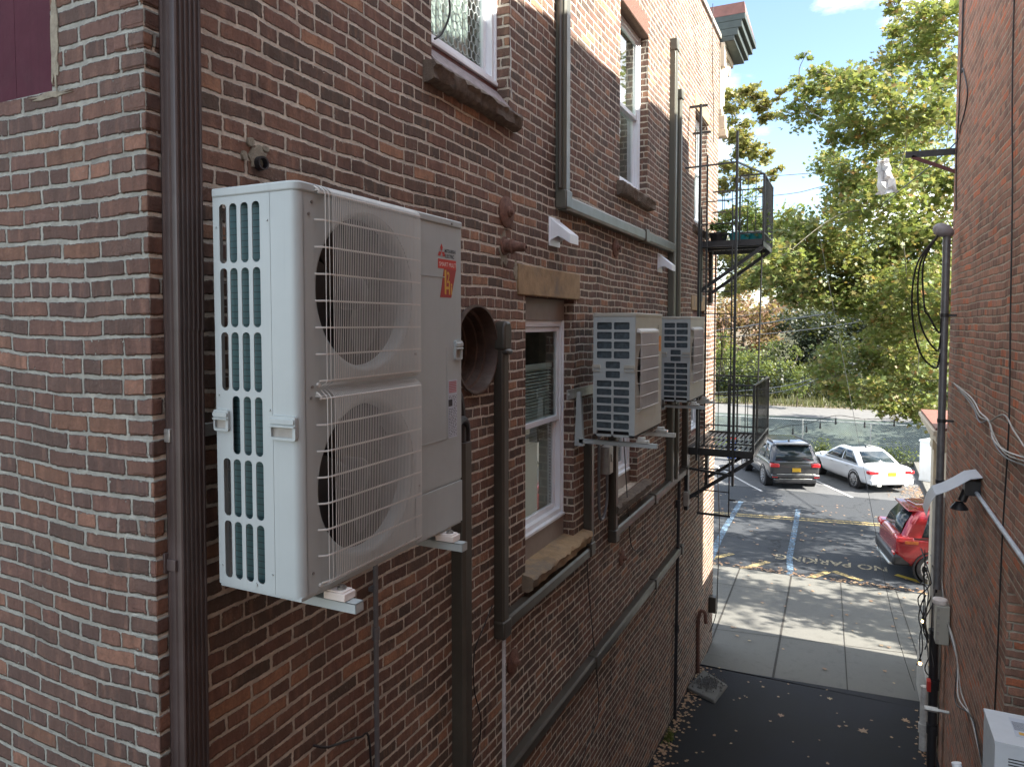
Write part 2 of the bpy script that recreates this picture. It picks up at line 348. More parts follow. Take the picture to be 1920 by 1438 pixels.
def road_paint(name, col, wear=.5):
    g = G(name); p = g.pos(); n1 = g.noise(p, 14, 6, .7); n2 = g.noise(p, 120, 3, .6)
    f = g.sm(g.M('ADD', g.M('MULTIPLY', n1, .7), g.M('MULTIPLY', n2, .3)), wear-.06, wear+.05)
    return g.bsdf(g.mix(f, (.042,.046,.052), col), .8)
M['yellow'] = road_paint('worn_yellow_paint', (.48,.36,.14), .49)
M['yellow2'] = road_paint('fresh_yellow_paint', (.62,.46,.06), .36)
M['linew'] = road_paint('white_line_paint', (.55,.55,.54), .44)
M['blue'] = road_paint('blue_survey_paint', (.12,.21,.31), .51)
def glass(name, tint=(.75,.85,.83), rough=.02, refl=.12):
    g = G(name); tr = g.n('ShaderNodeBsdfTransparent', Color=(*tint, 1)); gl = g.n('ShaderNodeBsdfGlossy', Roughness=rough)
    lw_ = g.n('ShaderNodeLayerWeight', Blend=.5); mxn = g.n('ShaderNodeMixShader')
    g.set(mxn.inputs[0], g.M('ADD', g.M('MULTIPLY', g.M('POWER', lw_.outputs['Facing'], 3.0), .8), refl, clamp=True)); g.set(mxn.inputs[1], tr.outputs[0]); g.set(mxn.inputs[2], gl.outputs[0])
    g.t.links.new(mxn.outputs[0], g.out.inputs[0]); return g.m
M['glass'] = glass('window_glass')
M['carglass'] = pbr('car_glass', (.02,.03,.035), .14, var=0, **{'Specular__IOR__Level': .6})
M['blind'] = pbr('white_blind', (.80,.86,.82), .5, var=.03)
M['interior'] = pbr('room_interior', (.40,.40,.37), .9)
M['hexfilm'] = pbr('frosted_film_lines', (.55,.60,.60), .5)
M['curtain'] = pbr('pale_curtain', (.40,.42,.41), .8)
def leafmat(name, cols, trans=.45):
    g = G(name); geo = g.n('ShaderNodeNewGeometry'); rnd = geo.outputs['Random Per Island']; n = len(cols)
    c = g.ramp(rnd, [(i/max(1, n-1), cc) for i, cc in enumerate(cols)])
    c = g.mix(g.M('MULTIPLY', g.sm(g.noise(g.pos(), .7, 3), .4, .7), .5), c, cols[n//3])
    d = g.n('ShaderNodeBsdfPrincipled', Roughness=.5); g.set(d.inputs['Base Color'], c); t = g.n('ShaderNodeBsdfTranslucent'); g.set(t.inputs[0], g.mix(.4, c, (.30,.32,.05)))
    mxn = g.n('ShaderNodeMixShader', Fac=trans); g.set(mxn.inputs[1], d.outputs[0]); g.set(mxn.inputs[2], t.outputs[0]); g.t.links.new(mxn.outputs[0], g.out.inputs[0]); return g.m
M['leafA'] = leafmat('sycamore_leaf', [(.10,.16,.045),(.15,.21,.055),(.19,.25,.075),(.12,.18,.05),(.25,.27,.09),(.22,.25,.10),(.32,.26,.10),(.16,.21,.065),(.38,.20,.08)])
M['leafB'] = leafmat('sycamore_leaf_yellowing', [(.18,.20,.07),(.27,.24,.09),(.16,.20,.06),(.34,.26,.10),(.22,.24,.08),(.36,.22,.09)])
M['leafTan'] = leafmat('tan_autumn_leaf', [(.24,.12,.08),(.28,.16,.10),(.18,.12,.06),(.26,.14,.09),(.14,.12,.05)])
M['leafOlive'] = leafmat('olive_leaf', [(.045,.06,.03),(.065,.08,.035),(.04,.055,.035)])
M['leafBright'] = leafmat('bright_green_leaf', [(.08,.12,.03),(.12,.16,.045),(.07,.11,.03),(.14,.16,.05)])
M['leafDark'] = leafmat('dark_evergreen_leaf', [(.008,.016,.009),(.014,.026,.012),(.022,.038,.018),(.012,.02,.011)], .2)
M['leafBush'] = leafmat('bush_leaf', [(.07,.10,.03),(.10,.13,.04),(.06,.09,.03)])
M['grass'] = leafmat('dry_grass', [(.11,.11,.05),(.07,.09,.03),(.15,.13,.07)], .3)
M['pot'] = leafmat('potted_plant_leaf', [(.05,.11,.03),(.08,.15,.04),(.12,.18,.05)])
M['litter'] = leafmat('fallen_leaf', [(.30,.17,.10),(.38,.24,.14),(.22,.12,.07),(.42,.33,.2)], .1)
M['bark'] = pbr('plane_bark', (.19,.18,.135), .85, var=.4, scale=9, dirt=(.12,.11,.08), dirt_amt=.8, bump=.01)
M['barkd'] = pbr('dark_bark', (.07,.055,.04), .9, var=.3, scale=12, bump=.01)
M['green'] = pbr('dark_green_cornice_paint', (.045,.06,.055), .5, var=.2, scale=6)
M['copper'] = pbr('red_copper_flashing', (.22,.095,.075), .5, var=.2, scale=8)
M['cream'] = pbr('cream_cornice_paint', (.58,.52,.40), .55, var=.08, scale=8, dirt=(.4,.33,.25))
# ---------------- ground ----------------
PROF = [(-30,2.2),(-9,1.75),(11.4,.55),(17.5,.17),(17.62,.10),(19,.07),(24,-.12),(29,-.36),(36,-.44),(37.6,-.5),(40,-.55),(43,-.45),(46.6,.2),(47,.28),(52,.36),(54,.5),(62,2.0),(80,6.0),(140,9),(400,9)]
def zg(y):
    for (a, za), (b, zb) in zip(PROF, PROF[1:]):
        if y <= b: return za + (zb-za)*(y-a)/(b-a)
    return PROF[-1][1]
def sheet(name, xs, y0, y1, dz, mat, kind='structure', skew=0, skew1=None, thick=.0, label=None):
    if skew1 is None: skew1 = skew
    ys = sorted(set([y0, y1] + [p[0] for p in PROF if y0 < p[0] < y1])); mb = MB(); xm = (xs[0]+xs[1])/2
    for a, b in zip(ys, ys[1:]):
        sa = skew if a == y0 else 0; sb = skew1 if b == y1 else 0
        q = [(xs[0], a-sa*(xm-xs[0])), (xs[1], a+sa*(xs[1]-xm)), (xs[1], b+sb*(xs[1]-xm)), (xs[0], b-sb*(xm-xs[0]))]
        mb.poly([(x, y, zg(y)+dz) for x, y in q])
    o = mb.build(name, mat, recalc=False); return tag(o, label, kind=kind)
sheet('ground', (-300, 300), -30, 400, -.03, M['soil'])
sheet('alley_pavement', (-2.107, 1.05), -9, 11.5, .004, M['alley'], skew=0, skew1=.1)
sheet('sidewalk', (-14, 14), 11.25, 17.55, -.004, M['concrete'])
sheet('street', (-60, 60), 17.5, 28.9, .0, M['street'])
sheet('parking_lot', (-60, 2.75), 28.9, 37.0, -.004, M['lot'])
mb = MB(); mb.box(-60, 2.6, 36.9, 37.1, -.7, -.3); mb.box(2.6, 2.78, 29.6, 37.1, -.7, -.26); tag(mb.build('curb', M['concrete'], bevel=.02), kind='structure')
mb = MB()
for a, b in ((29.6, 37.1),): mb.poly([(2.75, a, -.265), (14, a, -.265), (14, b, -.265), (2.75, b, -.265)])
tag(mb.build('lot_sidewalk', M['concrete']), kind='structure')
sheet('verge', (-60, 60), 37.3, 47.0, .01, M['verge']); sheet('far_road', (-60, 60), 47.0, 52.0, .02, M['roadfar'])
# hillside beyond the far road
mb = MB(); N = 40
def hz(x, y):
    t = max(0, (y-53)/30.); return .35 + t*9*(.75+.25*math.sin(x*.15+1)) - (0 if x < -3 else min(1, (x+3)/6)*t*3)
vs = [(-70+140*i/N, 53+37*j/N, hz(-70+140*i/N, 53+37*j/N) + random.uniform(-.15, .15)) for j in range(N+1) for i in range(N+1)]
mb.add(vs, [(j*(N+1)+i, j*(N+1)+i+1, (j+1)*(N+1)+i+1, (j+1)*(N+1)+i) for j in range(N) for i in range(N)])
tag(mb.build('hillside', M['hillsoil'], recalc=False), kind='structure')
# sidewalk joints
mb = MB()
def joint(p, q, w_=.018, dz=.0):
    p, q = Vector((*p, 0)), Vector((*q, 0)); d = (q-p); n = Vector((-d.y, d.x, 0)).normalized()*w_/2; k = 12
    for i in range(k):
        a = p+d*(i/k); b = p+d*((i+1)/k)
        mb.poly([(a.x-n.x, a.y-n.y, zg(a.y)+.002+dz), (b.x-n.x, b.y-n.y, zg(b.y)+.002+dz), (b.x+n.x, b.y+n.y, zg(b.y)+.002+dz), (a.x+n.x, a.y+n.y, zg(a.y)+.002+dz)])
for p, q, w_ in (((-2.10,11.9),(-2.33,17.5),.03),((-1.01,11.4),(-1.18,17.5),.035),((.03,11.55),(-.14,17.5),.014),((1.15,11.8),(.96,17.5),.014),((-2.2,13.1),(1.6,13.72),.012),((-12,11.5),(-2.2,13.1),.012),((-3.2,15.95),(-1.12,16.09),.012),((-4.5,12),(-4.6,17.5),.014)):
    joint(p, q, w_)
tag(mb.build('pavement_joints', M['joint'], recalc=False), kind='structure')
# road paint
def strip(mb, pts, w_, dz=.005):
    for p, q in zip(pts, pts[1:]):
        d = Vector((q[0]-p[0], q[1]-p[1], 0)); n = Vector((-d.y, d.x, 0)).normalized()*w_/2; k = max(1, int(d.length/1.0))
        for i in range(k):
            a = Vector((*p, 0))+d*(i/k); b = Vector((*p, 0))+d*((i+1)/k)
            mb.poly([(a.x-n.x, a.y-n.y, zg(a.y)+dz), (b.x-n.x, b.y-n.y, zg(b.y)+dz), (b.x+n.x, b.y+n.y, zg(b.y)+dz), (a.x+n.x, a.y+n.y, zg(a.y)+dz)])
mb = MB(); strip(mb, [(-30, 17.0), (-3.25, 23.33), (1.07, 24.2), (20, 27.6)], .11); strip(mb, [(-30, 17.28), (-3.28, 23.6), (1.08, 24.5), (20, 27.9)], .11)
for a, b in (((-3.3,17.85),(-2.70,18.85)),((-2.32,17.6),(-1.80,18.55)),((-.80,17.72),(-.42,18.42)),((-.32,18.5),(.30,18.07)),): strip(mb, [a, b], .16, .006)
tag(mb.build('yellow_road_paint', M['yellow'], recalc=False), kind='structure')
mb = MB(); strip(mb, [(1.03, 18.92), (1.8, 18.38)], .15, .006); tag(mb.build('yellow_curb_paint', M['yellow2'], recalc=False), kind='structure')
mb = MB(); strip(mb, [(-3.11,17.7),(-3.16,18.8),(-3.24,20.0),(-3.31,21.7),(-3.36,23.7),(-3.42,25.7)], .17, .010); strip(mb, [(-1.22,17.62),(-1.27,18.3),(-1.35,19.2),(-1.40,21.1),(-1.46,23.2),(-1.54,25.4)], .15, .010)
tag(mb.build('blue_road_paint', M['blue'], recalc=False), kind='structure')
mb = MB()
for a, b in (((-4.65,31.25),(-3.0,28.2)),((-1.5,31.9),(.1,28.7)),((-7.6,31.25),(-6.0,28.2)),((-10.6,31.25),(-9.0,28.2))):
    strip(mb, [a, ((a[0]*-.3+b[0]*-.0)+a[0]*1.3+(a[0]-b[0])*.9, a[1]+(a[1]-b[1])*.9)], .1); strip(mb, [a, b], .1)
tag(mb.build('parking_lines', M['linew'], recalc=False), kind='structure')
# street lettering NO PARKING, read from the far side of the street
mb = MB(); me = text_mesh('NO PARKING', .62, 0, bold=.012); xs = [v.co.x for v in me.vertices]; x0, x1 = min(xs), max(xs)
def tmap(x, y, z):
    t = (x-x0)/(x1-x0); X = .86 + (-1.68-.86)*t; Y = 19.45 - y*1.0 - t*.12
    return (X, Y, zg(Y)+.008)
mb.mesh(me, tmap); tag(mb.build('road_lettering', road_paint('worn_white_letter_paint', (.40,.34,.22), .50), recalc=False), kind='structure')

# ---------------- left brick building ----------------
W = -2.107; Y0 = 1.615; Y1 = 12.45; ZT = 10.75
LB = thing('brick_building', 'weathered red brick building with white sash windows filling the left side of the alley', 'building', (W, Y0, 0))
def wallgrid(mb, axis, c, u0, u1, v0, v1, holes):
    us = sorted(set([u0, u1] + [h[0] for h in holes] + [h[1] for h in holes])); vs = sorted(set([v0, v1] + [h[2] for h in holes] + [h[3] for h in holes]))
    for a, b in zip(us, us[1:]):
        for e, f in zip(vs, vs[1:]):
            cu, cv = (a+b)/2, (e+f)/2
            if any(h[0] < cu < h[1] and h[2] < cv < h[3] for h in holes): continue
            if axis == 'X': mb.poly([(c,a,e),(c,b,e),(c,b,f),(c,a,f)])
            else: mb.poly([(a,c,e),(b,c,e),(b,c,f),(a,c,f)])
def reveal(mb, axis, c, d, h):
    a, b, e, f = h
    for p, q in (((a,e),(b,e)),((b,e),(b,f)),((b,f),(a,f)),((a,f),(a,e))):
        if axis == 'X': mb.poly([(c,*p),(c,*q),(c+d,*q),(c+d,*p)])
        else: mb.poly([(p[0],c,p[1]),(q[0],c,q[1]),(q[0],c+d,q[1]),(p[0],c+d,p[1])])
WINS = dict(A=(3.38,4.35,7.43,9.1), B=(4.62,5.60,4.20,6.20), C=(6.85,7.90,7.42,9.17), D=(10.5,11.45,7.45,9.1), E=(6.66,7.58,4.26,6.12), F=(10.45,11.4,4.35,6.2))
FL = (3.86, 5.845, .27)
mb = MB(); holes = list(WINS.values()) + [(FL[0]-.3, FL[0]+.3, FL[1]-.3, FL[1]+.3)]
wallgrid(mb, 'X', W, Y0, Y1, -.6, ZT, holes)
for h in WINS.values(): reveal(mb, 'X', W, -.16, h)
# square to circle infill round the flue
n = 48; vs = []
for i in range(n):
    t = 2*math.pi*(i+.5)/n; cx, cy = math.cos(t), math.sin(t); k = .3/max(abs(cx), abs(cy)); vs.append((W, FL[0]+cx*k, FL[1]+cy*k))
for i in range(n):
    t = 2*math.pi*(i+.5)/n; vs.append((W, FL[0]+FL[2]*math.cos(t), FL[1]+FL[2]*math.sin(t)))
mb.add(vs, [(i, (i+1) % n, n+(i+1) % n, n+i) for i in range(n)])
for k in range(4):
    t = math.pi/4+k*math.pi/2; s1, s2 = math.copysign(.3, math.cos(t)), math.copysign(.3, math.sin(t)); a = [v for v in vs[:n]]
    near = sorted(a, key=lambda v: (v[1]-FL[0]-s1)**2+(v[2]-FL[1]-s2)**2)[:2]; mb.poly([(W, FL[0]+s1, FL[1]+s2), near[0], near[1]])
mb.poly([(W, Y1, -.6), (-9, Y1, -.6), (-9, Y1, ZT), (W, Y1, ZT)])
side = mb.build('wall', M['brick_side'], LB, smooth=0, recalc=False); tag(side, 'long soot-marked side wall with pale pointing')
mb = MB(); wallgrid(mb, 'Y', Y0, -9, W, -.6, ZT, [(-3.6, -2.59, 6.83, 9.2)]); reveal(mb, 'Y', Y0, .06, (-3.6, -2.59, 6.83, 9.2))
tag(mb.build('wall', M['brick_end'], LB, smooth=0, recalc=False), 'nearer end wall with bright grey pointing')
mb = MB(); mb.box(-9, W-.3, Y0+.3, Y1, ZT-.5, ZT-.45); mb.build('roof', M['dark'], LB)
mb = MB(); mb.box(-9, W+.03, Y0-.02, Y0+.3, ZT, ZT+.09); mb.box(W-.3, W+.03, Y0+.3, Y1, ZT, ZT+.09); mb.build('coping', M['greypaint'], LB, bevel=.01)
# proud bricks at the quoin break up the corner edge
mb = MB(); k = 0; z = -.2
while z < ZT-.1:
    zz = math.floor(z/.0677)*.0677; pr = random.uniform(.001, .004)
    mb.box(W-.1-random.random()*.05, W+pr, Y0-pr, Y0+.1+random.random()*.06, zz+.008, zz+.0615); z += .0677
mb.build('quoin_bricks', M['brick_end'], LB, bevel=.005)
# maroon boarded panel
mb = MB()
for i in range(4): mb.box(-3.6+i*.2525, -3.6+(i+1)*.2525-.002, Y0+.025, Y0+.06, 6.83, 9.2)
mb.build('boarded_panel', M['maroon'], LB)
mb = MB()
random.seed(11)
def blobplate(mb, axis, c, cu, cv, ru, rv, t=.008, n=22, j=.25):
    pl = [(cu+ru*(1+random.uniform(-j, j))*math.cos(2*math.pi*i/n), cv+rv*(1+random.uniform(-j, j))*math.sin(2*math.pi*i/n)) for i in range(n)]
    if axis == 'X': mb.prism(pl, lambda u, v, w_: (c+w_, u, v), -.01, t)
    else: mb.prism(pl, lambda u, v, w_: (u, c-w_, v), -.01, t)
for a_ in (('Y', Y0, -2.567, 7.02, .020, .20, .004, 30, .35), ('Y', Y0, -2.60, 6.815, .10, .012, .003, 22, .4), ('X', W, 2.1, 6.645, .05, .045, .006), ('X', W, 2.06, 6.70, .018, .02, .012, 7), ('X', W, 2.03, 6.64, .014, .018, .012, 6), ('X', W, 2.14, 6.69, .018, .012, .008, 7), ('X', W, 4.27, 6.50, .06, .11, .004, 30, .35), ('X', W, 4.46, 6.37, .04, .06, .003, 24, .4)):
    mb = MB(); blobplate(mb, *a_); mb.build('mortar_patch', M['mortar'], LB, bevel=.003, smooth=60)
# ---- windows
def window(key, rec=.10, top=None, bot=None, mid=None, style='blind', sill=True, lintel=None, sillmat='stone', frame='white'):
    y0, y1, z0, z1 = WINS[key]; X = W-rec; top = z1 if top is None else top; bot = z0 if bot is None else bot; mid = (top+bot)/2 if mid is None else mid
    mb = MB(); t = .05
    mb.box(X-.07, X, y0, y0+t, bot, top); mb.box(X-.07, X, y1-t, y1, bot, top); mb.box(X-.07, X, y0+t, y1-t, top-t, top); mb.box(X-.07, X, y0+t, y1-t, bot, bot+t)
    mb.box(X-.07, X+.012, y0, y0+.018, bot, top); mb.box(X-.07, X+.012, y1-.018, y1, bot, top); mb.box(X-.06, X+.03, y0+.02, y1-.02, bot-.012, bot+.012)
    mb.mat(1); 
    if top < z1: mb.box(X-.06, X+.012, y0, y1, top, z1)
    if bot > z0: mb.box(X-.06, X+.012, y0, y1, z0, bot-.012)
    fr = mb.build('window', [M[frame], M['taupe'] if key in 'BE' else M['maroon2']], LB, bevel=.003)
    tag(fr, {'A': 'upper window with frosted hexagon film', 'B': 'lower window with raised white blinds', 'C': 'upper window reflecting sky and trees', 'D': 'window at the upper fire escape platform', 'E': 'lower window half hidden behind the cream condenser', 'F': 'window at the lower fire escape platform'}[key])
    mb = MB(); s = .042; a, b = y0+t, y1-t
    def sash(za, zb, x):
        mb.box(x-.03, x, a, a+s, za, zb); mb.box(x-.03, x, b-s, b, za, zb); mb.box(x-.03, x, a+s, b-s, zb-s, zb); mb.box(x-.03, x, a+s, b-s, za, za+s)
    sash(mid-.02, top-t, X-.012); sash(bot+t, mid+.02, X-.043); mb.build('sash', M['white'], fr, bevel=.003)
    mb = MB(); mb.poly([(X-.028, a+s-.003, mid+.02), (X-.028, b-s+.003, mid+.02), (X-.028, b-s+.003, top-t-s+.003), (X-.028, a+s-.003, top-t-s+.003)]); mb.poly([(X-.060, a+s-.003, bot+t+s-.003), (X-.060, b-s+.003, bot+t+s-.003), (X-.060, b-s+.003, mid-.02), (X-.060, a+s-.003, mid-.02)]); mb.build('glass', M['glass'], fr, smooth=0)
    mb = MB(); mb.add([(X-.075,y0,z0),(X-.075,y1,z0),(X-.075,y1,z1),(X-.075,y0,z1),(X-1.3,y0-.3,z0-.2),(X-1.3,y1+.3,z0-.2),(X-1.3,y1+.3,z1+.2),(X-1.3,y0-.3,z1+.2)], [(0,1,5,4),(1,2,6,5),(2,3,7,6),(3,0,4,7),(4,5,6,7)]); mb.build('room_lining', M['interior'], fr, smooth=0)
    if style == 'blind':
        mb = MB(); z = mid+.42
        mb.box(X-.105, X-.075, y0+.06, y1-.06, z, z+.04); zz = z
        while zz > bot+.03: mb.add([(X-.105, y0+.06, zz), (X-.105, y1-.06, zz), (X-.078, y1-.06, zz-.014), (X-.078, y0+.06, zz-.014)], [(0,1,2,3)]); zz -= .026
        mb.build('blind', M['blind'], fr, smooth=0, recalc=False)
    if style == 'hex':
        mb = MB(); r = .034; x = X-.026; dy = r*math.sqrt(3); 
        yy0, yy1, zz0, zz1 = a+s, b-s, mid+.02, top-t-s
        def hexes(x, zz0, zz1):
            j = 0; z = zz0
            while z < zz1:
                y = yy0 + (dy/2 if j % 2 else 0)
                while y < yy1:
                    for k in (0, 1, 2):
                        t0 = R(90+60*k); t1 = R(150+60*k); p = (y+r*math.cos(t0), z+r*math.sin(t0)); q = (y+r*math.cos(t1), z+r*math.sin(t1))
                        if all(yy0 < c[0] < yy1 and zz0 < c[1] < zz1 for c in (p, q)): mb.bar((x, *p), (x, *q), .002, .005, (1, 0, 0))
                    y += dy
                z += r*1.5; j += 1
        hexes(x, zz0, zz1); hexes(X-.057, bot+t+s, mid-.02); mb.build('frosted_film', M['hexfilm'], fr, smooth=0)
        mb = MB(); 
        for i in range(26):
            y = a+.02+(b-a-.04)*i/25; mb.cyl((X-.2+.02*math.sin(i*1.9), y, z0), (X-.2+.02*math.sin(i*1.9), y, z1), .022, n=8)
        mb.build('curtain', M['curtain'], fr)
    if style == 'curtain':
        mb = MB()
        for i in range(20):
            y = a+.02+(b-a-.04)*i/19; mb.cyl((X-.25+.02*math.sin(i*2.3), y, z0), (X-.25+.02*math.sin(i*2.3), y, z1), .026, n=8)
        mb.build('curtain', M['curtain'], fr)
    if sill:
        ya, yb, za, zb, px = sill; random.seed(hash(key) % 100 if False else ord(key)); mb = MB(); n = 26; vs = []; fs = []
        prof = [(W-.17, zb+.015), (W+px-.02, zb-.015), (W+px, zb-.04), (W+px-.015, (za+zb)/2), (W+px-.02, za+.02), (W+px-.05, za), (W-.17, za)]
        for i in range(n+1):
            y = ya+(yb-ya)*i/n
            for j, (x, z) in enumerate(prof): q = .009 if 1 <= j <= 5 else .001; vs.append((x+random.uniform(-q, q), y, z+random.uniform(-q, q)*(.4 if j < 2 else 1)))
        k = len(prof); fs = [(i*k+j, i*k+(j+1) % k, (i+1)*k+(j+1) % k, (i+1)*k+j) for i in range(n) for j in range(k)] + [list(range(k)), [n*k+j for j in range(k)]]
        mb.add(vs, fs); tag(mb.build('sill', M[sillmat], fr, smooth=50), 'rough chipped stone sill')
    if lintel:
        ya, yb, za, zb = lintel; mb = MB(); mb.box(W-.15, W+.012, ya, yb, za, zb); mb.build('lintel', M['stone2'], fr, bevel=.008)
    return fr
window('A', top=9.1, bot=7.60, mid=8.5, style='hex', sill=(3.29, 4.42, 7.30, 7.42, .085))
mb = MB(); mb.add([(W-.12,3.38,7.60),(W-.12,4.35,7.60),(W+.02,4.33,7.44),(W+.02,3.40,7.44),(W-.12,3.38,7.42),(W-.12,4.35,7.42),(W+.02,4.33,7.42),(W+.02,3.40,7.42)], [(0,1,2,3),(3,2,6,7),(0,3,7,4),(1,5,6,2)]); mb.build('sill_board', M['sillwood'], LB)
window('B', top=6.03, bot=4.40, mid=5.22, style='blind', sill=(4.56, 5.84, 4.09, 4.215, .10), sillmat='stone2', lintel=(4.48, 5.71, 6.205, 6.42))
window('C', top=9.17, bot=7.47, mid=8.28, style='curtain', sill=(6.76, 8.02, 7.27, 7.41, .08))
window('D', top=9.1, bot=7.55, style='curtain', sill=(10.42, 11.53, 7.33, 7.44, .06), lintel=(10.45, 11.55, 9.105, 9.3))
window('E', top=6.0, bot=4.42, style='blind', sill=(6.6, 7.9, 4.12, 4.255, .10))
window('F', top=6.1, bot=4.4, style='curtain', sill=None, lintel=(10.35, 11.5, 6.205, 6.42))
mb = MB(); mb.box(W-.1, W+.006, 6.85, 7.88, 9.175, 9.36); mb.build('lintel', M['rust'], LB, bevel=.004)
# ---- flue, pipe stubs and anchor plates
fx = lambda u, v, h: (W+h, FL[0]+u, FL[1]+v)
mb = MB(); mb.lathe([(.275,.012),(.275,.03),(.262,.03),(.258,.0),(.25,-.05),(.232,-.055),(.228,-.10),(.215,-.105),(.21,-.17),(.195,-.175),(.19,-.32)], fx, 48); mb.build('flue_sleeve', M['flue'], LB, smooth=25)
mb = MB(); mb.lathe([(.195,-.31),(.01,-.312)], fx, 32, close=True); mb.build('flue_back', M['dark'], LB)
mb = MB(); mb.lathe([(.027,0),(.027,.03),(.02,.03),(.02,-.1)], lambda u, v, h: (W+h, 2.105+u, 6.625+v), 20); mb.build('pipe_stub', M['blackplastic'], LB)
def anchor(y, z, r=.085):
    mb = MB(); f = lambda u, v, h: (W+h, y+u, z+v)
    mb.lathe([(r,.0),(r,.012),(r*.8,.022),(r*.35,.028),(r*.3,.04),(.02,.042),(.018,.06),(.004,.062)], f, 28, close=True); mb.build('anchor_plate', M['rust'], LB, smooth=30)
anchor(4.30, 6.745, .105); anchor(6.72, 6.74, .09); anchor(4.40, 3.645, .085); anchor(7.0, 3.6, .08)
# ---- front cornice
mb = MB(); yb = Y1-.02; xr = -1.70
def cor(x, y, z0, z1): mb.box(-9, x, yb, y, z0, z1)
mb.mat(0); cor(xr-.0, yb+1.45, 11.02, 11.12); cor(xr-.05, yb+1.38, 10.90, 11.02); cor(xr-.11, yb+1.30, 10.78, 10.90); cor(xr-.17, yb+1.20, 10.70, 10.78)
mb.build('cornice', M['green'], LB, bevel=.008)
mb = MB(); mb.add([(-9,yb,11.12),(xr,yb,11.12),(xr,yb+1.45,11.12),(-9,yb+1.45,11.12),(-9,yb,11.36),(xr-.02,yb,11.30),(xr-.02,yb+1.43,11.18),(-9,yb+1.43,11.2)], [(0,1,5,4),(1,2,6,5),(2,3,7,6),(4,5,6,7),(3,0,4,7)]); mb.build('cornice_flashing', M['copper'], LB)
def bracket(x):
    mb = MB(); pl = [(0,10.70),(.95,10.70),(1.0,10.62),(.98,10.52),(.88,10.46),(.78,10.44),(.74,10.36),(.70,10.24),(.60,10.14),(.48,10.08),(.40,9.98),(.36,9.84),(.28,9.72),(.16,9.64),(0,9.6)]
    mb.prism(pl, lambda u, v, w_: (x+w_, yb+u, v), 0, .2); mb.box(x-.04, x+.24, yb, yb+1.08, 10.60, 10.70); mb.box(x-.03, x+.23, yb, yb+.1, 9.5, 9.62)
    mb.cyl((x-.01, yb+.80, 10.50), (x+.215, yb+.80, 10.50), .12, n=24); mb.cyl((x-.02, yb+.80, 10.50), (x+.23, yb+.80, 10.50), .05, n=16); mb.cyl((x-.01, yb+.24, 9.80), (x+.215, yb+.24, 9.80), .1, n=20)
    mb.build('cornice_bracket', M['cream'], LB, bevel=.012, smooth=40)
bracket(-2.28); bracket(-3.4); bracket(-4.5)
mb = MB(); mb.box(-9, -2.02, yb+.001, yb+.14, 10.3, 10.70); mb.box(-9, -1.98, yb+.001, yb+.2, 9.15, 9.28); mb.box(-9, -2.0, yb+.001, yb+.12, 9.28, 9.5); mb.build('frieze', M['cream'], LB, bevel=.01)

# ---------------- right brick building ----------------
XR = 1.05; RB = thing('brick_building', 'tall sunless brick wall building along the right edge of the alley', 'building', (XR, 10, 0))
mb = MB(); rh = (5.2, 6.14, 2.6, 4.13); wallgrid(mb, 'X', XR, -9, 10.0, 0, 10.6, [rh]); reveal(mb, 'X', XR, .3, rh)
roof = [(-9, 10.5), (3.2, 10.8), (4.9, 11.15), (6.3, 11.22), (8.4, 11.39), (10.0, 11.36)]
for (a, za), (b, zb) in zip(roof, roof[1:]): mb.poly([(XR,a,10.6),(XR,b,10.6),(XR,b,zb),(XR,a,za)]) if a > -9 else mb.poly([(XR,a,10.6),(XR,b,10.6),(XR,b,zb)])
mb.poly([(XR,10,0),(14,10,0),(14,10,11.36),(XR,10,11.36)]); mb.poly([(1.5,10,4.3),(1.5,11.25,4.3),(1.5,11.25,11.36),(1.5,10,11.36)]); mb.poly([(1.5,11.25,4.3),(14,11.25,4.3),(14,11.25,11.36),(1.5,11.25,11.36)])
mb.build('wall', M['brick_right'], RB, smooth=0, recalc=False)
mb = MB(); mb.poly([(XR,-9,10.5),(14,-9,10.5),(14,10,10.9),(XR,10,10.9)]); mb.box(XR+.22, XR+.28, 5.2, 6.14, 2.6, 4.13); mb.build('window_infill', M['dark'], RB)
# storefront extension toward the street
mb = MB(); mb.box(1.22, 14, 10.0, 13.2, -.2, 4.35); mb.build('storefront', M['cream'], RB)
mb = MB(); mb.box(1.14, 1.37, 12.45, 12.80, .3, 4.3); mb.box(1.11, 1.40, 12.42, 12.83, .3, .75); mb.box(1.12, 1.39, 12.43, 12.82, 4.1, 4.3)
for k in range(1, 9): mb.box(1.136, 1.37, 12.445, 12.81, .75+k*.42, .757+k*.42)
mb.build('pilaster', M['cream'], RB, bevel=.01)
mb = MB()
for x, z0, z1, y in ((1.10,4.30,4.38,13.2),(1.06,4.38,4.44,13.23),(1.02,4.44,4.52,13.26),(.99,4.52,4.58,13.3)): mb.box(x, 14, 10.9, y, z0, z1)
tag(mb.build('shop_cornice', M['cream'], RB, bevel=.008), 'cream moulded cornice over the shop front')
mb = MB(); mb.box(1.02, 14, 10.95, 13.27, 4.585, 4.62); mb.build('shop_roof', M['copper'], RB)
# ---------------- large twin-fan condenser ----------------
def screws(mb, pts, axis, r=.005):
    for x, y, z in pts:
        if axis == 'X': mb.cyl((x-.002, y, z), (x+.004, y, z), r, n=8)
        else: mb.cyl((x, y+.002, z), (x, y-.004, z), r, n=8)
AX0, AX1, AY0, AY1, AZ0, AZ1 = -1.955, -1.59, 1.745, 2.79, 5.10, 6.455
AC = thing('air_conditioner', 'large grey twin-fan air conditioner condenser mounted on the brick wall in the foreground', 'air conditioner', (AX0, AY0, AZ0))
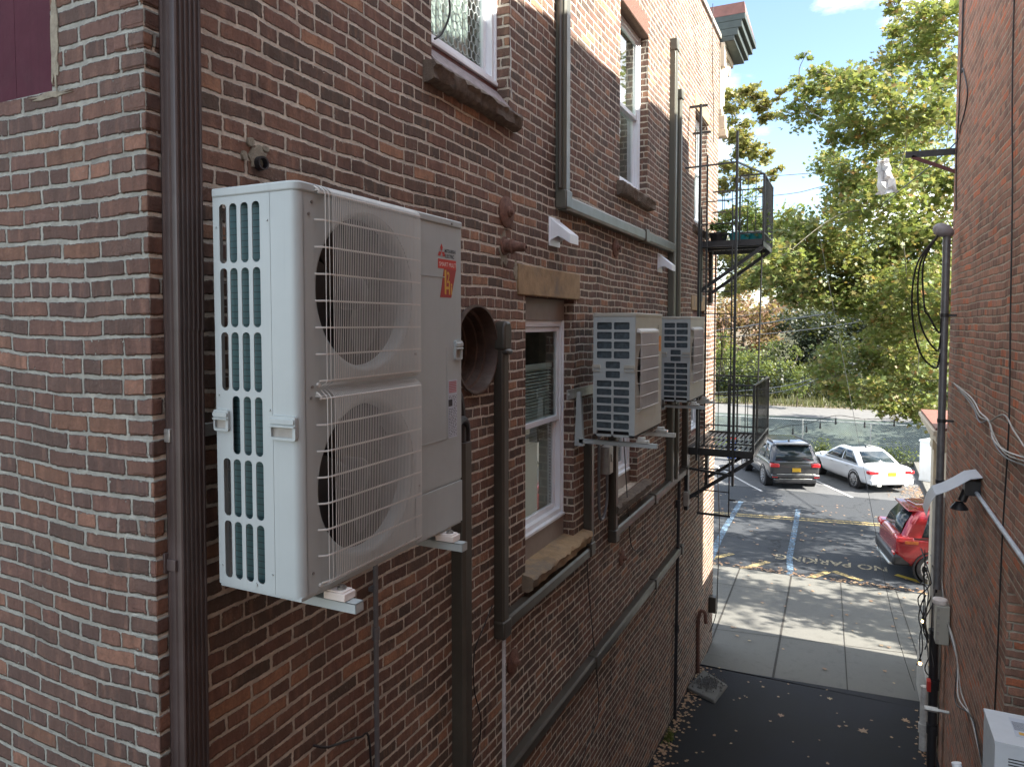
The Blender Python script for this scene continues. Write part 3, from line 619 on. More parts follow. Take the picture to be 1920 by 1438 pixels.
# casing: front sheet with two fan openings, corner post, side grille, lid, base
XS = AX0+.255        # seam between side grille and corner post
yf0, yf1 = AY0+.085, AY0+.665
fz = [AZ0+1.015, AZ0+.345]; fyc = AY0+.367; fr = .286
me = plate_mesh([(AY0+.03, AZ0+.01), (yf1, AZ0+.01), (yf1, AZ1-.03), (AY0+.03, AZ1-.03)], [circ(fyc, z, fr, 64) for z in fz], .004)
mb = MB(); mb.mesh(me, lambda u, v, w_: (AX1-.002+w_, u, v))
# rounded corner post
n = 7; r = .03; pl = [(XS, AY0), (AX1-r, AY0)] + [(AX1-r+r*math.sin(R(90*i/n)), AY0+r-r*math.cos(R(90*i/n))) for i in range(1, n+1)] + [(AX1, AY0+.032), (AX1-.004, AY0+.032), (AX1-.03, AY0+.03), (XS, AY0+.004)]
mb.prism(pl, lambda u, v, w_: (u, v, w_), AZ0+.01, AZ1-.03)
mb.box(AX1-.02, AX1-.001, yf1+.002, AY1, AZ0+.205, AZ1-.03)        # service panel
mb.box(AX1-.02, AX1+.003, yf1+.002, AY1-.002, AZ0+.01, AZ0+.195)    # lower service cover
mb.box(AX1-.03, AX1-.006, yf1, AY1, AZ0+.19, AZ0+.21)
mb.box(AX0, AX1-.004, AY1-.004, AY1, AZ0+.01, AZ1-.03); mb.box(AX0+.1, AX1-.02, AY0+.66, AY0+.664, AZ0+.01, AZ1-.03)
mb.box(AX1-.001, AX1+.001, yf1+.05, yf1+.255, AZ0+.40-.0, AZ0+.403); mb.box(AX1-.001, AX1+.001, yf1+.253, yf1+.256, AZ0+.40, AZ0+.80); mb.box(AX1-.001, AX1+.001, yf1+.05, yf1+.24, AZ0+1.10, AZ0+1.104)
mb.build('casing', M['ac'], AC, smooth=30)
holes = []
for i in range(4):
    xa = AX0+.025+i*.0505+(.004 if i == 0 else 0)
    for j in range(6):
        if i == 0 and j == 3: continue
        zt = AZ1-.055-j*.2135; holes.append(rrect(xa, xa+.0335, zt-.197, zt, .0150, 5))
me = plate_mesh([(AX0, AZ0+.01), (XS-.0015, AZ0+.01), (XS-.0015, AZ1-.03), (AX0, AZ1-.03)], holes, .003)
mb = MB(); mb.mesh(me, lambda u, v, w_: (u, AY0+.0015+w_, v)); mb.box(AX0, AX0+.012, AY0+.002, AY0+.03, AZ0+.01, AZ1-.03)
screws(mb, [(AX0+.014, AY0, AZ1-.13), (XS-.012, AY0, AZ1-.12), (AX0+.014, AY0, AZ0+.66), (XS-.012, AY0, AZ0+.62), (AX0+.016, AY0, AZ0+.075), (XS-.012, AY0, AZ0+.075)], 'Y', .0032); screws(mb, [(AX0+.17, AY0, AZ0+.03)], 'Y', .007)
tag(mb.build('side_grille', M['ac'], AC, smooth=30), 'side panel of tall rounded slots')
mb = MB(); mb.prism([(AX0-.003, AY0-.004), (AX1-.03, AY0-.004), (AX1-.012, AY0+.001), (AX1+.001, AY0+.012), (AX1+.005, AY0+.03), (AX1+.005, AY1+.003), (AX0-.003, AY1+.003)], lambda u, v, w_: (u, v, w_), AZ1-.032, AZ1)
mb.build('lid', M['ac'], AC, bevel=.007, smooth=40, seg=3)
mb = MB(); mb.box(AX0+.002, AX1-.004, AY0+.004, AY1-.004, AZ0, AZ0+.012); mb.build('base_pan', M['ac'], AC)
# coil seen through the slots: stands behind the last three columns
mb = MB(); mb.box(AX0+.052, AX0+.235, AY0+.022, AY0+.05, AZ0+.03, AZ1-.04); mb.build('coil', M['fin'], AC)
mb = MB(); mb.box(AX0+.05, AX0+.0505, AY0+.03, AY1-.02, AZ0+.03, AZ1-.04); mb.box(AX0+.235, AX0+.24, AY0+.02, AY0+.1, AZ0+.02, AZ1-.04)
for k in range(3): mb.cyl((AX0+.03, AY0+.03+.01*k, AZ0+.02), (AX0+.028+.004*k, AY0+.03, AZ1-.04), .0018, n=5)
for k in range(16): mb.cyl((AX0+.004, AY0+.03, AZ0+.08+k*.08), (AX0+.06, AY0+.03, AZ0+.08+k*.08), .0015, n=5)
mb.build('rear_guard', M['steel'], AC)
for z in fz:
    f = lambda u, v, h, z=z: (AX1+h, fyc+u, z+v)
    mb = MB(); mb.lathe([(fr+.0005,-.002),(fr-.008,-.004),(fr-.016,-.012),(fr-.020,-.026),(fr-.021,-.055)], f, 64); mb.build('fan_shroud', M['ac'], AC, smooth=40)
    mb = MB(); mb.lathe([(fr+.01,-.16),(.001,-.162)], f, 32); mb.box(AX1-.17, AX1-.165, yf0-.04, yf1+.0, z-.33, z+.33); mb.build('fan_cavity', M['dark'], AC)
    mb = MB(); mb.lathe([(.001,-.035),(.05,-.038),(.062,-.05),(.062,-.11)], f, 32)
    for b in range(3):
        a0 = R(120*b+20); vs = []; fs = []; na, nr = 12, 5
        for i in range(na+1):
            a = a0+R(98)*i/na; h = -.065-.07*i/na
            for j in range(nr+1):
                rr_ = .055+(.232-.055)*j/nr; aa = a+.22*j/nr; vs.append(f(rr_*math.cos(aa), rr_*math.sin(aa), h-.01*math.sin(math.pi*j/nr)))
        for i in range(na):
            for j in range(nr): fs.append((i*(nr+1)+j, i*(nr+1)+j+1, (i+1)*(nr+1)+j+1, (i+1)*(nr+1)+j))
        mb.add(vs, fs)
    mb.build('fan_blades', pbr('fan_grey', (.045,.047,.05), .4) if 'fan' not in M else M['fan'], AC, smooth=60)
    # wire guard
    mb = MB(); xg = AX1+.034; zt, zb = z+.315, z-.305; ya, yb_ = yf0+.012, yf1-.006; rw = .0015
    nW = 60
    for i in range(nW):
        y = ya+(yb_-ya)*i/(nW-1)
        if i in (1, 3): continue
        mb.tube([(AX1+.002, y+.006, zt+.022), (xg-.004, y, zt+.004), (xg, y, zt-.006), (xg, y, zb+.006), (xg-.004, y, zb-.004), (AX1+.002, y+.006, zb-.016)], rw, n=4)
    for k in range(8):
        zz = zt-.004-(zt-zb-.008)*k/7; mb.tube([(AX1+.004 if k not in (0, 7) else AX1+.02, ya-.02, zz), (xg-.008, ya-.002, zz), (xg-.0035, ya+.02, zz), (xg-.0035, yb_+.004, zz)], .0034, n=6)
    mb.tube([(xg-.012, ya-.016, zt-.002), (xg-.012, ya-.018, zt+.006), (AX1+.004, ya-.018, zt+.016)], .0026, n=6)
    mb.box(AX1, AX1+.02, ya-.02, ya+.03, zt+.002, zt+.005)
    mb.cyl((AX1, ya-.010, zt+.008), (AX1+.008, ya-.010, zt+.008), .007, n=8); mb.cyl((AX1, ya-.008, zb-.01), (AX1+.008, ya-.008, zb-.01), .007, n=8)
    mb.build('fan_guard', M['gu'] if 'gu' in M else M.setdefault('gu', pbr('guard_wire', (.58,.58,.55), .35, var=.05)), AC, smooth=60)
# recessed carry handles
def handle(cx, cz, wdt, hgt, axis, at):
    mb = MB(); f = (lambda u, v, d: (cx+u, at-d, cz+v)) if axis == 'Y' else (lambda u, v, d: (at+d, cx+u, cz+v))
    me = plate_mesh(rrect(-wdt/2, wdt/2, -hgt/2, hgt/2, .008, 4), [rrect(-wdt/2+.006, wdt/2-.012, -hgt/2+.008, hgt*.02, .004, 3)], .012)
    mb.mesh(me, lambda u, v, w_: f(u, v, w_+.004)); mb.prism(rrect(-wdt/2+.002, wdt/2-.002, hgt*.18, hgt/2-.008, .005, 3), f, .008, .016)
    mb.prism(rrect(-wdt/2+.0, wdt/2-.0, hgt*.04, hgt*.12, .003, 3), f, .008, .016)
    o = mb.build('handle', M['ac'], AC, bevel=.002, smooth=40)
    mb = MB(); mb.poly([f(-wdt/2+.004, -hgt/2+.006, .0012), f(wdt/2-.008, -hgt/2+.006, .0012), f(wdt/2-.008, hgt*.04, .0012), f(-wdt/2+.004, hgt*.04, .0012)]); mb.build('handle_recess', M['greypaint'], o)
handle(-1.652, 5.665, .108, .078, 'Y', AY0); handle(AX0+.030, 5.675, .068, .072, 'Y', AY0); handle(AY1-.035, AZ0+.785, .06, .085, 'X', AX1)
for s_ in ([(AX1, AY0+.055, AZ1-.10), (AX1, AY0+.07, AZ1-.06), (AX1, AY0+.055, AZ0+.66), (AX1, AY0+.062, AZ0+.695), (AX1, AY0+.055, AZ0+.08), (AX1+.003, yf1+.03, AZ0+.03), (AX1, yf1+.03, AZ0+.24), (AX1, yf1+.008, AZ0+.78), (AX1, AY0+.35, AZ0+.022), (AX1, AY0+.6, AZ0+.03), (AX1+.006, AY0+.12, AZ1-.02), (AX1+.006, AY0+.62, AZ1-.02), (AX1+.006, AY1-.09, AZ1-.02)]): mb = MB(); screws(mb, [s_], 'X', .0052); mb.build('screw', M['screw'], AC)
# badge and labels
M['red'] = pbr('label_red', (.50,.035,.025), .4, var=.02); M['darkred'] = pbr('label_dark_red', (.33,.03,.03), .4, var=.02); M['gold'] = pbr('label_gold', (.60,.36,.06), .4, var=.02)
M['ink'] = pbr('label_ink', (.03,.03,.035), .5, var=.02); M['paper'] = pbr('label_paper', (.46,.52,.60), .4, var=.02); M['lw'] = pbr('label_white', (.75,.70,.66), .4, var=.02)
bx = AX1-.0008; by = 2.595; bz = AZ1-.125
L = lambda u, v, w_: (bx+w_, by+u, bz+v)
mb = MB(); d = .020
def rh_(cx, cz, ang, s=.021):
    a = R(ang); pts = [(0,0), (s*.50, s*.86), (0, s*1.72), (-s*.50, s*.86)]
    return [L(cx+p*math.cos(a)-q*math.sin(a), cz+p*math.sin(a)+q*math.cos(a), .0012) for p, q in pts]
for a in (0, 120, 240): mb.poly(rh_(.028, -.022, a))
mb.prism([(.0,-.052), (.150,-.052), (.150,-.092), (.0,-.092)], L, 0, .0010)
mb.mat(1); mb.prism([(.048,-.092), (.150,-.092), (.108,-.215), (.016,-.215)], L, 0, .0010)
mb.mat(2); mb.mesh(text_mesh('MITSUBISHI', .021, 0, bold=.0004), lambda x, y, z: L(.053+x*.88, -.022+y, .0013)); mb.mesh(text_mesh('ELECTRIC', .021, 0, bold=.0004), lambda x, y, z: L(.053+x*.88, -.044+y, .0013))
mb.mat(3); mb.mesh(text_mesh('SMART MULTI', .026, 0), lambda x, y, z: L(.008+x*.90, -.082+y, .0013))
mb.mat(4); mb.box(bx, bx+.0013, by+.052, by+.066, bz-.20, bz-.096); mb.mesh(text_mesh('H', .07, 0, bold=.002), lambda x, y, z: L(.052+x*.95, -.20+y*1.1, .0014)); mb.mesh(text_mesh('2', .065, 0, bold=.0015), lambda x, y, z: L(.070+x*.75, -.150+y, .0016)); mb.mesh(text_mesh('i', .07, 0, bold=.002), lambda x, y, z: L(.103+x*.9, -.20+y, .0014))
mb.build('brand_badge', [M['red'], M['darkred'], M['ink'], M['lw'], M['gold']], AC, smooth=0, recalc=False)
mb = MB(); ly, lz = AY1-.115, AZ0+.655; P = lambda u, v, w_: (AX1-.0008+w_, ly+u, lz+v)
mb.prism([(0,0),(.075,0),(.075,-.255),(0,-.255)], P, 0, .0010)
mb.mat(1); random.seed(2)
for i in range(7): mb.poly([P(.004,-.006-i*.0075,.0014), P(.07,-.006-i*.0075,.0014), P(.07,-.011-i*.0075,.0014), P(.004,-.011-i*.0075,.0014)])
mb.mat(2); mb.poly([P(0,-.085,.0014), P(.034,-.085,.0014), P(.034,-.115,.0014), P(0,-.115,.0014)])
for i in range(26):
    z_ = -.070-i*.0070; u = .004
    while u < .068:
        l = random.uniform(.004, .016)
        if not (-.12 < z_ < -.08 and u < .036): mb.poly([P(u,z_,.0014), P(min(u+l,.071),z_,.0014), P(min(u+l,.071),z_-.0026,.0014), P(u,z_-.0026,.0014)])
        u += l+random.uniform(.003, .012)
tag(mb.build('data_label', [M['paper'], pbr('label_pink', (.42,.14,.17), .5), M['ink']], AC, smooth=0, recalc=False), 'blue grey specification label with a red block')
# support bracket of the big unit
BK = thing('wall_bracket', 'pale steel wall bracket carrying the large twin-fan condenser', 'bracket', (W, AY0, AZ0))
for y in (AY0+.17, AY1-.15):
    mb = MB(); mb.box(W+.04, AX1+.10, y-.022, y+.022, AZ0-.044, AZ0-.040+.0); mb.box(W+.04, AX1+.10, y-.022, y-.019, AZ0-.075, AZ0-.04); mb.box(W+.04, AX1+.10, y+.019, y+.022, AZ0-.075, AZ0-.04); mb.box(AX1+.097, AX1+.10, y-.022, y+.022, AZ0-.075, AZ0-.04); mb.box(W+.002, W+.035, y-.02, y+.02, AZ0-.075, AZ0+.62)
    a = mb.build('bracket_arm', M['ac'], BK, bevel=.001)
    mb = MB(); mb.box(AX1-.03, AX1+.06, y-.03, y+.03, AZ0-.038, AZ0-.012); mb.box(AX1-.02, AX1+.05, y-.025, y+.025, AZ0-.012, AZ0-.006); mb.build('foot_pad', M['lw'], a, bevel=.002)
    mb = MB(); mb.cyl((AX1+.025, y, AZ0-.006), (AX1+.025, y, AZ0+.002), .016, n=16); mb.cyl((AX1+.025, y, AZ0+.002), (AX1+.025, y, AZ0+.008), .010, n=6); mb.build('bolt', M['screw'], a)
mb = MB(); mb.box(W+.002, W+.030, AY0-.09, AY1+.02, AZ0+.50, AZ0+.545); mb.cyl((W+.03, AY0-.05, AZ0+.522), (W+.036, AY0-.05, AZ0+.522), .011, n=8); mb.build('wall_rail', M['steel'], BK, bevel=.002)

# ---------------- two smaller condensers ----------------
def small_ac(y0, label, bracket_label, pale_badge):
    x0, x1, y1, z0, z1 = -1.905, -1.555, y0+.86, 5.10, 6.09
    if y0 > 7: x0, x1 = -2.04, -1.705
    T = thing('air_conditioner', label, 'air conditioner', (x0, y0, z0), group='cream condensers mounted farther along the wall')
    mb = MB(); D = x1-x0
    fy0, fy1, fz0, fz1 = y0+.05, y0+.60, z0+.21, z0+.82
    me = plate_mesh([(y0+.002, z0+.01), (y1, z0+.01), (y1, z1-.03), (y0+.002, z1-.03)], [circ((fy0+fy1)/2, (fz0+fz1)/2, .26, 40)], .003)
    mb.mesh(me, lambda u, v, w_: (x1+w_-.0015, u, v)); mb.box(x0, x1-.003, y1-.003, y1, z0+.01, z1-.03); mb.box(x1-.001, x1+.0008, fy1+.04, fy1+.043, z0+.02, z0+.25)
    mb.build('casing', M['ac2'], T, smooth=30)
    holes = []; rows = [(z1-.075-.0775*i) for i in range(4)]
    for zt in rows: holes += [rrect(x0+.03, x0+.03+.125, zt-.058, zt, .009, 3), rrect(x0+.172, x0+.172+.13, zt-.058, zt, .009, 3)]
    for i in range(2): zt = z1-.39-.0775*i; holes.append(rrect(x0+.105, x0+.225, zt-.056, zt, .009, 3))
    for i in range(7): zt = z1-.545-.0675*i; holes += [rrect(x0+.03, x0+.155, zt-.050, zt, .009, 3), rrect(x0+.172, x0+.302, zt-.050, zt, .009, 3)]
    me = plate_mesh([(x0, z0+.01), (x1-.001, z0+.01), (x1-.001, z1-.03), (x0, z1-.03)], holes, .003); mb = MB(); mb.mesh(me, lambda u, v, w_: (u, y0+.0015+w_, v)); mb.build('side_grille', M['ac'], T, smooth=30)
    mb = MB(); mb.box(x0-.003, x1+.004, y0-.004, y1+.003, z1-.032, z1); mb.build('lid', M['ac2'], T, bevel=.006)
    mb = MB(); mb.box(x0+.02, x1-.05, y0+.03, y0+.06, z0+.03, z1-.04); mb.build('coil', M['fin2'], T)
    mb = MB(); mb.box(x0+.02, x1-.004, y0+.062, y0+.066, z0+.01, z1-.03); mb.box(x1-.16, x1-.155, y0+.06, y1-.02, z0+.02, z1-.04); mb.box(x0+.01, x1-.01, y0+.01, y1-.01, z0-.01, z0+.01); mb.build('inner_cavity', M['dark'], T)
    # shallow square fan guard standing proud of the face
    mb = MB(); xg = x1+.035; ya, yb_, za, zb = y0+.045, y0+.625, z0+.20, z0+.845
    for i in range(46): y = ya+.02+(yb_-ya-.04)*i/45; mb.tube([(x1, y, zb+.01), (xg-.004, y, zb), (xg, y, zb-.02), (xg, y, za+.02), (x1, y, za)], .0016, n=4)
    for k in range(7): z = za+.02+(zb-za-.03)*k/6; mb.tube([(x1+.004, ya-.012, z), (xg-.01, ya, z), (xg, ya+.02, z), (xg, yb_, z)], .003, n=5)
    mb.box(x1, xg-.003, ya, ya+.006, za, zb) if False else None
    mb.tube([(x1+.01, ya, za), (xg, ya, za+.01), (xg, ya, zb-.02), (x1+.01, ya, zb)], .003, n=5); mb.prism([(x1, zb-.005), (xg, zb-.02), (xg, zb), (x1, zb+.02)], lambda u, v, w_: (u, w_, v), ya, yb_)
    mb.build('fan_guard', M['gu'], T, smooth=60)
    mb = MB(); f = lambda u, v, h: (x1+h, (fy0+fy1)/2+u, (fz0+fz1)/2+v); mb.lathe([(.262,-.001),(.248,-.02),(.244,-.09)], f, 40); mb.build('fan_shroud', M['ac2'], T)
    mb = MB(); mb.lathe([(.001,-.03),(.05,-.034),(.055,-.09)], f, 20)
    for b in range(3):
        a0 = R(120*b); vs = []
        for i in range(9):
            a = a0+R(95)*i/8
            for j in range(2): rr_ = (.05, .225)[j]; vs.append(f(rr_*math.cos(a+.2*j), rr_*math.sin(a+.2*j), -.05-.05*i/8))
        mb.add(vs, [(2*i, 2*i+1, 2*i+3, 2*i+2) for i in range(8)])
    mb.build('fan_blades', M['blackplastic'], T, smooth=60)
    for hx, hw in ((x1-.045, .088), (x0+.028, .066)):
        mb = MB(); mb.mesh(plate_mesh(rrect(-hw/2, hw/2, -.028, .028, .006, 3), [rrect(-hw/2+.005, hw/2-.005, -.020, .004, .003, 2)], .014), lambda u, v, w_: (hx+u, y0-.004-w_, z0+.545+v)); mb.build('handle', M['ac2'], T, bevel=.001)
    mb = MB(); bb = lambda u, v, w_: (x1-.0005+w_, y1-.16+u, z1-.13+v)
    mb.mesh(text_mesh('LG', .045, 0, bold=.001), lambda x, y, z: bb(x, y, .0018)); mb.mesh(text_mesh('INVERTER', .016, 0), lambda x, y, z: bb(x, -.025+y, .0018)); mb.mat(1); mb.prism([(.045,-.065),(.13,-.065),(.13,-.20),(.045,-.20)], bb, 0, .0015)
    mb.build('brand_badge', [M['ink'] if not pale_badge else M['greypaint'], pbr('orange_sticker', (.60,.22,.03) if not pale_badge else (.28,.09,.06), .5)], T, smooth=0, recalc=False)
    K = thing('wall_bracket', bracket_label, 'bracket', (W, y0, z0), group='steel brackets under the cream condensers')
    for y in (y0+.10, y0+.74):
        mb = MB(); mb.box(W+.05, x1+.16, y-.02, y+.02, z0-.065, z0-.061+.0); mb.box(W+.05, x1+.16, y-.02, y-.017, z0-.095, z0-.06); mb.box(x1+.157, x1+.16, y-.02, y+.02, z0-.095, z0-.06)
        mb.add([(W+.01,y-.02,z0-.12),(W+.09,y-.02,z0-.12),(W+.06,y-.02,z0+.33),(W+.03,y-.02,z0+.33),(W+.01,y+.02,z0-.12),(W+.09,y+.02,z0-.12),(W+.06,y+.02,z0+.33),(W+.03,y+.02,z0+.33)], [(0,1,2,3),(7,6,5,4),(0,4,5,1),(1,5,6,2),(2,6,7,3),(3,7,4,0)]); mb.build('bracket_arm', M['steel'] if y > y0+.5 else M['ac'], K, bevel=.001)
        mb = MB(); mb.box(x1-.01, x1+.09, y-.028, y+.028, z0-.058, z0-.035); mb.box(x1+.0, x1+.06, y-.02, y+.02, z0-.035, z0-.012); mb.cyl((x1+.05, y, z0-.03), (x1+.05, y, z0-.02), .012, n=8); mb.build('foot_pad', M['steel'], K, bevel=.002)
    mb = MB(); mb.box(W+.001, W+.012, y0-.08, y0+.92, z0+.28, z0+.36); mb.cyl((W+.01, y0-.05, z0+.32), (W+.018, y0-.05, z0+.32), .014, n=8)
    mb.build('wall_rail', M['steel'], K)
    return T
small_ac(5.51, 'cream air conditioner condenser beside the white blind window, nearer of the two small ones', 'steel wall bracket under the nearer cream condenser', False)
small_ac(8.36, 'cream air conditioner condenser next to the fire escape, farther of the two small ones', 'steel wall bracket under the farther cream condenser', True)

# ---------------- line-set ducts, pipes, cables on the left wall ----------------
def duct(name, label, cat, pts, mat, w_=.1, d=.075, covers=(), x=None, group=None):
    x = W if x is None else x; t = None
    t = thing(name, label, cat, (x, *pts[0]), group=group); mb = MB()
    for (ya, za), (yb, zb) in zip(pts, pts[1:]):
        if abs(ya-yb) < 1e-6: mb.prism([(x,ya-w_/2),(x+d*.82,ya-w_/2),(x+d,ya-w_*.32),(x+d,ya+w_*.32),(x+d*.82,ya+w_/2),(x,ya+w_/2)], lambda u, v, q: (u, v, q), min(za,zb), max(za,zb))
        else: mb.prism([(x,za-w_/2),(x+d*.82,za-w_/2),(x+d,za-w_*.32),(x+d,za+w_*.32),(x+d*.82,za+w_/2),(x,za+w_/2)], lambda u, v, q: (u, q, v), min(ya,yb)-w_*.0, max(ya,yb))
    mb.build('channel', M[mat], t, bevel=.002)
    for y, z in covers: mb = MB(); mb.box(x-.0, x+d+.012, y-w_/2-.010, y+w_/2+.010, z-w_/2-.012, z+w_/2+.012); mb.build('joint_cover', M[mat], t, bevel=.012, seg=3)
    return t
t = duct('line_duct', 'dark bronze line duct dropping beside the large condenser', 'duct', [(3.625,5.31),(3.625,1.2)], 'duct', .11, .088)
H = thing('refrigerant_hose', 'black foam insulated hoses looping into the bronze duct beside the large condenser', 'hose', (AX0+.1, AY1, 5.5))
mb = MB(); mb.tube([(W+.17,2.80,5.52),(W+.16,3.15,5.60),(W+.09,3.45,5.62),(W+.05,3.59,5.50),(W+.045,3.605,5.20)], .034, 10, 6); mb.build('hose', M['blackplastic'], H)
mb = MB(); mb.tube([(W+.2,2.80,5.40),(W+.2,3.2,5.44),(W+.12,3.50,5.46),(W+.06,3.655,5.38),(W+.05,3.66,5.20)], .022, 10, 6); mb.build('hose', M['blackplastic'], H)
t = duct('line_duct', 'black bronze line duct with rounded wall cap, turning below the lower window sill', 'duct', [(4.17,5.94),(4.17,4.00),(5.90,4.00),(5.90,4.95)], 'duct', .095, .07, [(4.17,3.98),(5.90,4.02)])
mb = MB(); f = lambda u, v, q: (W+q, 4.17+u, 5.93+v); mb.prism([(-.055,-.10),(.055,-.10),(.055,.05),(.035,.09),(-.035,.09),(-.055,.05)], f, 0, .085); mb.box(W, W+.10, 4.125, 4.215, 5.80, 5.84); mb.build('wall_cap', M['duct'], t, bevel=.018, seg=4)
t = duct('line_duct', 'bronze line duct running from under the nearer cream condenser to the fire escape', 'duct', [(6.60,5.05),(6.60,3.97),(9.88,3.97),(9.88,5.3)], 'duct', .10, .075, [(6.60,3.95),(8.15,3.97),(9.88,3.98)])
t = duct('line_duct', 'lowest bronze line duct running level along the wall above the alley', 'duct', [(2.6,2.95),(9.62,2.95)], 'duct', .10, .075, [(6.05,2.95),(8.2,2.95),(9.6,2.95)])
t = duct('line_duct', 'grey green line duct coming down from above and turning along the upper wall', 'duct', [(5.235,10.6),(5.235,6.95),(8.95,6.95)], 'ductg', .115, .085, [(5.235,6.97),(7.6,6.95)])
mb = MB(); mb.tube([(W+.045,5.16,10.5),(W+.045,5.16,7.05)], .018, 8); mb.build('side_pipe', M['duct'], t)
t = duct('line_duct', 'tall grey green line duct beside the upper window nearest the fire escape', 'duct', [(8.98,9.5),(8.98,4.0)], 'ductg', .12, .08, [(8.98,9.45)])
t = duct('line_duct', 'second tall grey green line duct standing right of its twin', 'duct', [(9.18,8.95),(9.18,4.0)], 'ductg', .10, .10, [(9.18,8.9)])
# downspout near the corner: corrugated profile
DS = thing('downspout', 'dark brown corrugated metal downspout at the near corner of the brick building', 'downspout', (W, 1.70, 0))
pl = [(W, 1.665), (W+.008, 1.662)]
k = 0
def corr(a, b, n, amp, nx, ny):
    out = []
    for i in range(n):
        for (t, h) in ((.12, 0), (.28, 1), (.72, 1), (.88, 0)):
            q = (i+t)/n; out.append((a[0]+(b[0]-a[0])*q - nx*amp*h, a[1]+(b[1]-a[1])*q - ny*amp*h))
    return out
pl += corr((W+.008, 1.660), (W+.072, 1.660), 2, .005, 0, -1); pl += [(W+.076, 1.660), (W+.080, 1.664)]
pl += corr((W+.080, 1.664), (W+.080, 1.756), 5, .006, 1, 0); pl += [(W+.080, 1.760), (W+.074, 1.764), (W, 1.764)]
mb = MB(); mb.prism(pl, lambda u, v, q: (u, v+(q-6.3)*.008+.004, q), -.2, 6.30); mb.prism([(W+(u-W)*1.035, 1.71+(v-1.71)*1.035) for u, v in pl], lambda u, v, q: (u, v+(q-6.3)*.008+.004, q), 5.98, 11); mb.build('spout', M['spout'], DS, smooth=28)
for z in (5.15, 8.2): mb = MB(); mb.box(W-.001, W+.010, 1.642, 1.662, z, z+.07); mb.box(W+.0, W+.05, 1.650, 1.662, z+.01, z+.05); mb.build('strap', M['spout'], DS, bevel=.002)
def wire(name, label, cat, pts, r, mat, sm=5, group=None, n=6):
    mb = MB(); mb.tube(pts, r, n, sm); o = mb.build(name, M[mat], smooth=60); return tag(o, label, cat, group)
mb = MB(); mb.tube([(W+.03,2.795,5.3),(W+.03,2.795,1.5)], .013, 10); mb.cyl((W+.03,2.795,4.46),(W+.03,2.795,4.52), .018); mb.box(W, W+.03, 2.775, 2.815, 4.70, 4.72)
tag(mb.build('conduit', M['greymetal']), 'thin grey conduit dropping from beneath the large condenser', 'conduit')
mb = MB(); mb.tube([(W+.035,4.20,4.03),(W+.035,4.20,1.5)], .0135, 10); mb.mat(1)
me = text_mesh('PVC 3/4 IN SCH 40   ASTM D1785   PVC 3/4 IN SCH 40', .016, 0); mb.mesh(me, lambda x, y, z: (W+.0492, 4.192+y, 3.95-x*1.5))
tag(mb.build('drain_pipe', [M['pvc'], M['ink']], recalc=False), 'thin white plastic drain pipe dropping below the capped bronze duct', 'pipe')
wire('cable', 'thin black cable hanging below the right end of the lower window sill', 'cable', [(W+.02,5.88,5.0),(W+.02,5.88,4.15),(W+.02,5.94,3.66),(W+.02,6.08,3.11),(W+.02,6.24,2.38),(W+.02,5.92,2.22),(W+.02,5.5,2.0)], .004, 'cable')
wire('cable', 'short black cable stub leaving the wall beside the grey conduit', 'cable', [(W+.01,2.36,4.16),(W+.05,2.40,4.14),(W+.04,2.50,4.10),(W+.03,2.66,4.04),(W+.02,2.75,3.95),(W+.02,2.77,3.3)], .0055, 'cable')
wire('cable', 'thin black cable curling between the two dark vertical ducts', 'cable', [(W+.01,4.08,4.16),(W+.02,3.92,4.06),(W+.015,3.82,3.95),(W+.02,3.81,3.73),(W+.02,3.90,3.48),(W+.02,3.84,3.32),(W+.02,3.66,3.2)], .004, 'cable')
wire('cable', 'thin black cable trailing from the nearer cream condenser down the wall', 'cable', [(W+.12,6.55,5.3),(W+.10,6.75,4.76),(W+.05,7.1,3.95),(W+.02,7.35,3.6),(W+.02,7.8,3.45)], .005, 'cable')
t = thing('drain_pipe', 'black drain pipe running down to the alley behind the fire escape', 'pipe', (W, 9.5, .7))
mb = MB(); mb.tube([(W+.04,9.52,3.93),(W+.04,9.46,2.6),(W+.04,9.40,.66)], .022, 10); mb.build('pipe', M['blackplastic'], t)
for z in (2.95, 1.9, 3.6): mb = MB(); mb.cyl((W+.04,9.46,z-.05),(W+.04,9.46,z+.05), .032, n=10); mb.build('coupling', M['blackplastic'], t)
wire('cable', 'thin black cable drooping from the black drain pipe near the ground', 'cable', [(W+.03,9.4,1.45),(W+.02,9.7,1.1),(W+.02,10.2,.95),(W+.02,10.5,.95)], .005, 'cable')
wire('cable', 'hanging thin cable at the sunlit end of the brick wall', 'cable', [(W+.03,11.6,11.0),(W+.04,11.55,10.2),(W+.03,11.75,9.5),(W+.03,11.8,8.9)], .006, 'cable')
mb = MB(); mb.tube([(W+.02,3.42,8.2),(W+.05,3.36,7.95),(W+.08,3.40,7.85),(W+.07,3.46,7.72),(W+.04,3.43,7.60),(W+.02,3.38,7.55)], .006, 6, 5)
tag(mb.build('cable', M['cable'], smooth=60), 'loose black cable at the left edge of the frosted window', 'cable')
wire('cable', 'thin white wire hanging at the right edge of the frosted window', 'cable', [(W-.02,4.37,8.2),(W+.01,4.36,7.8),(W+.02,4.33,7.65),(W+.02,4.36,7.5)], .0028, 'cablew')
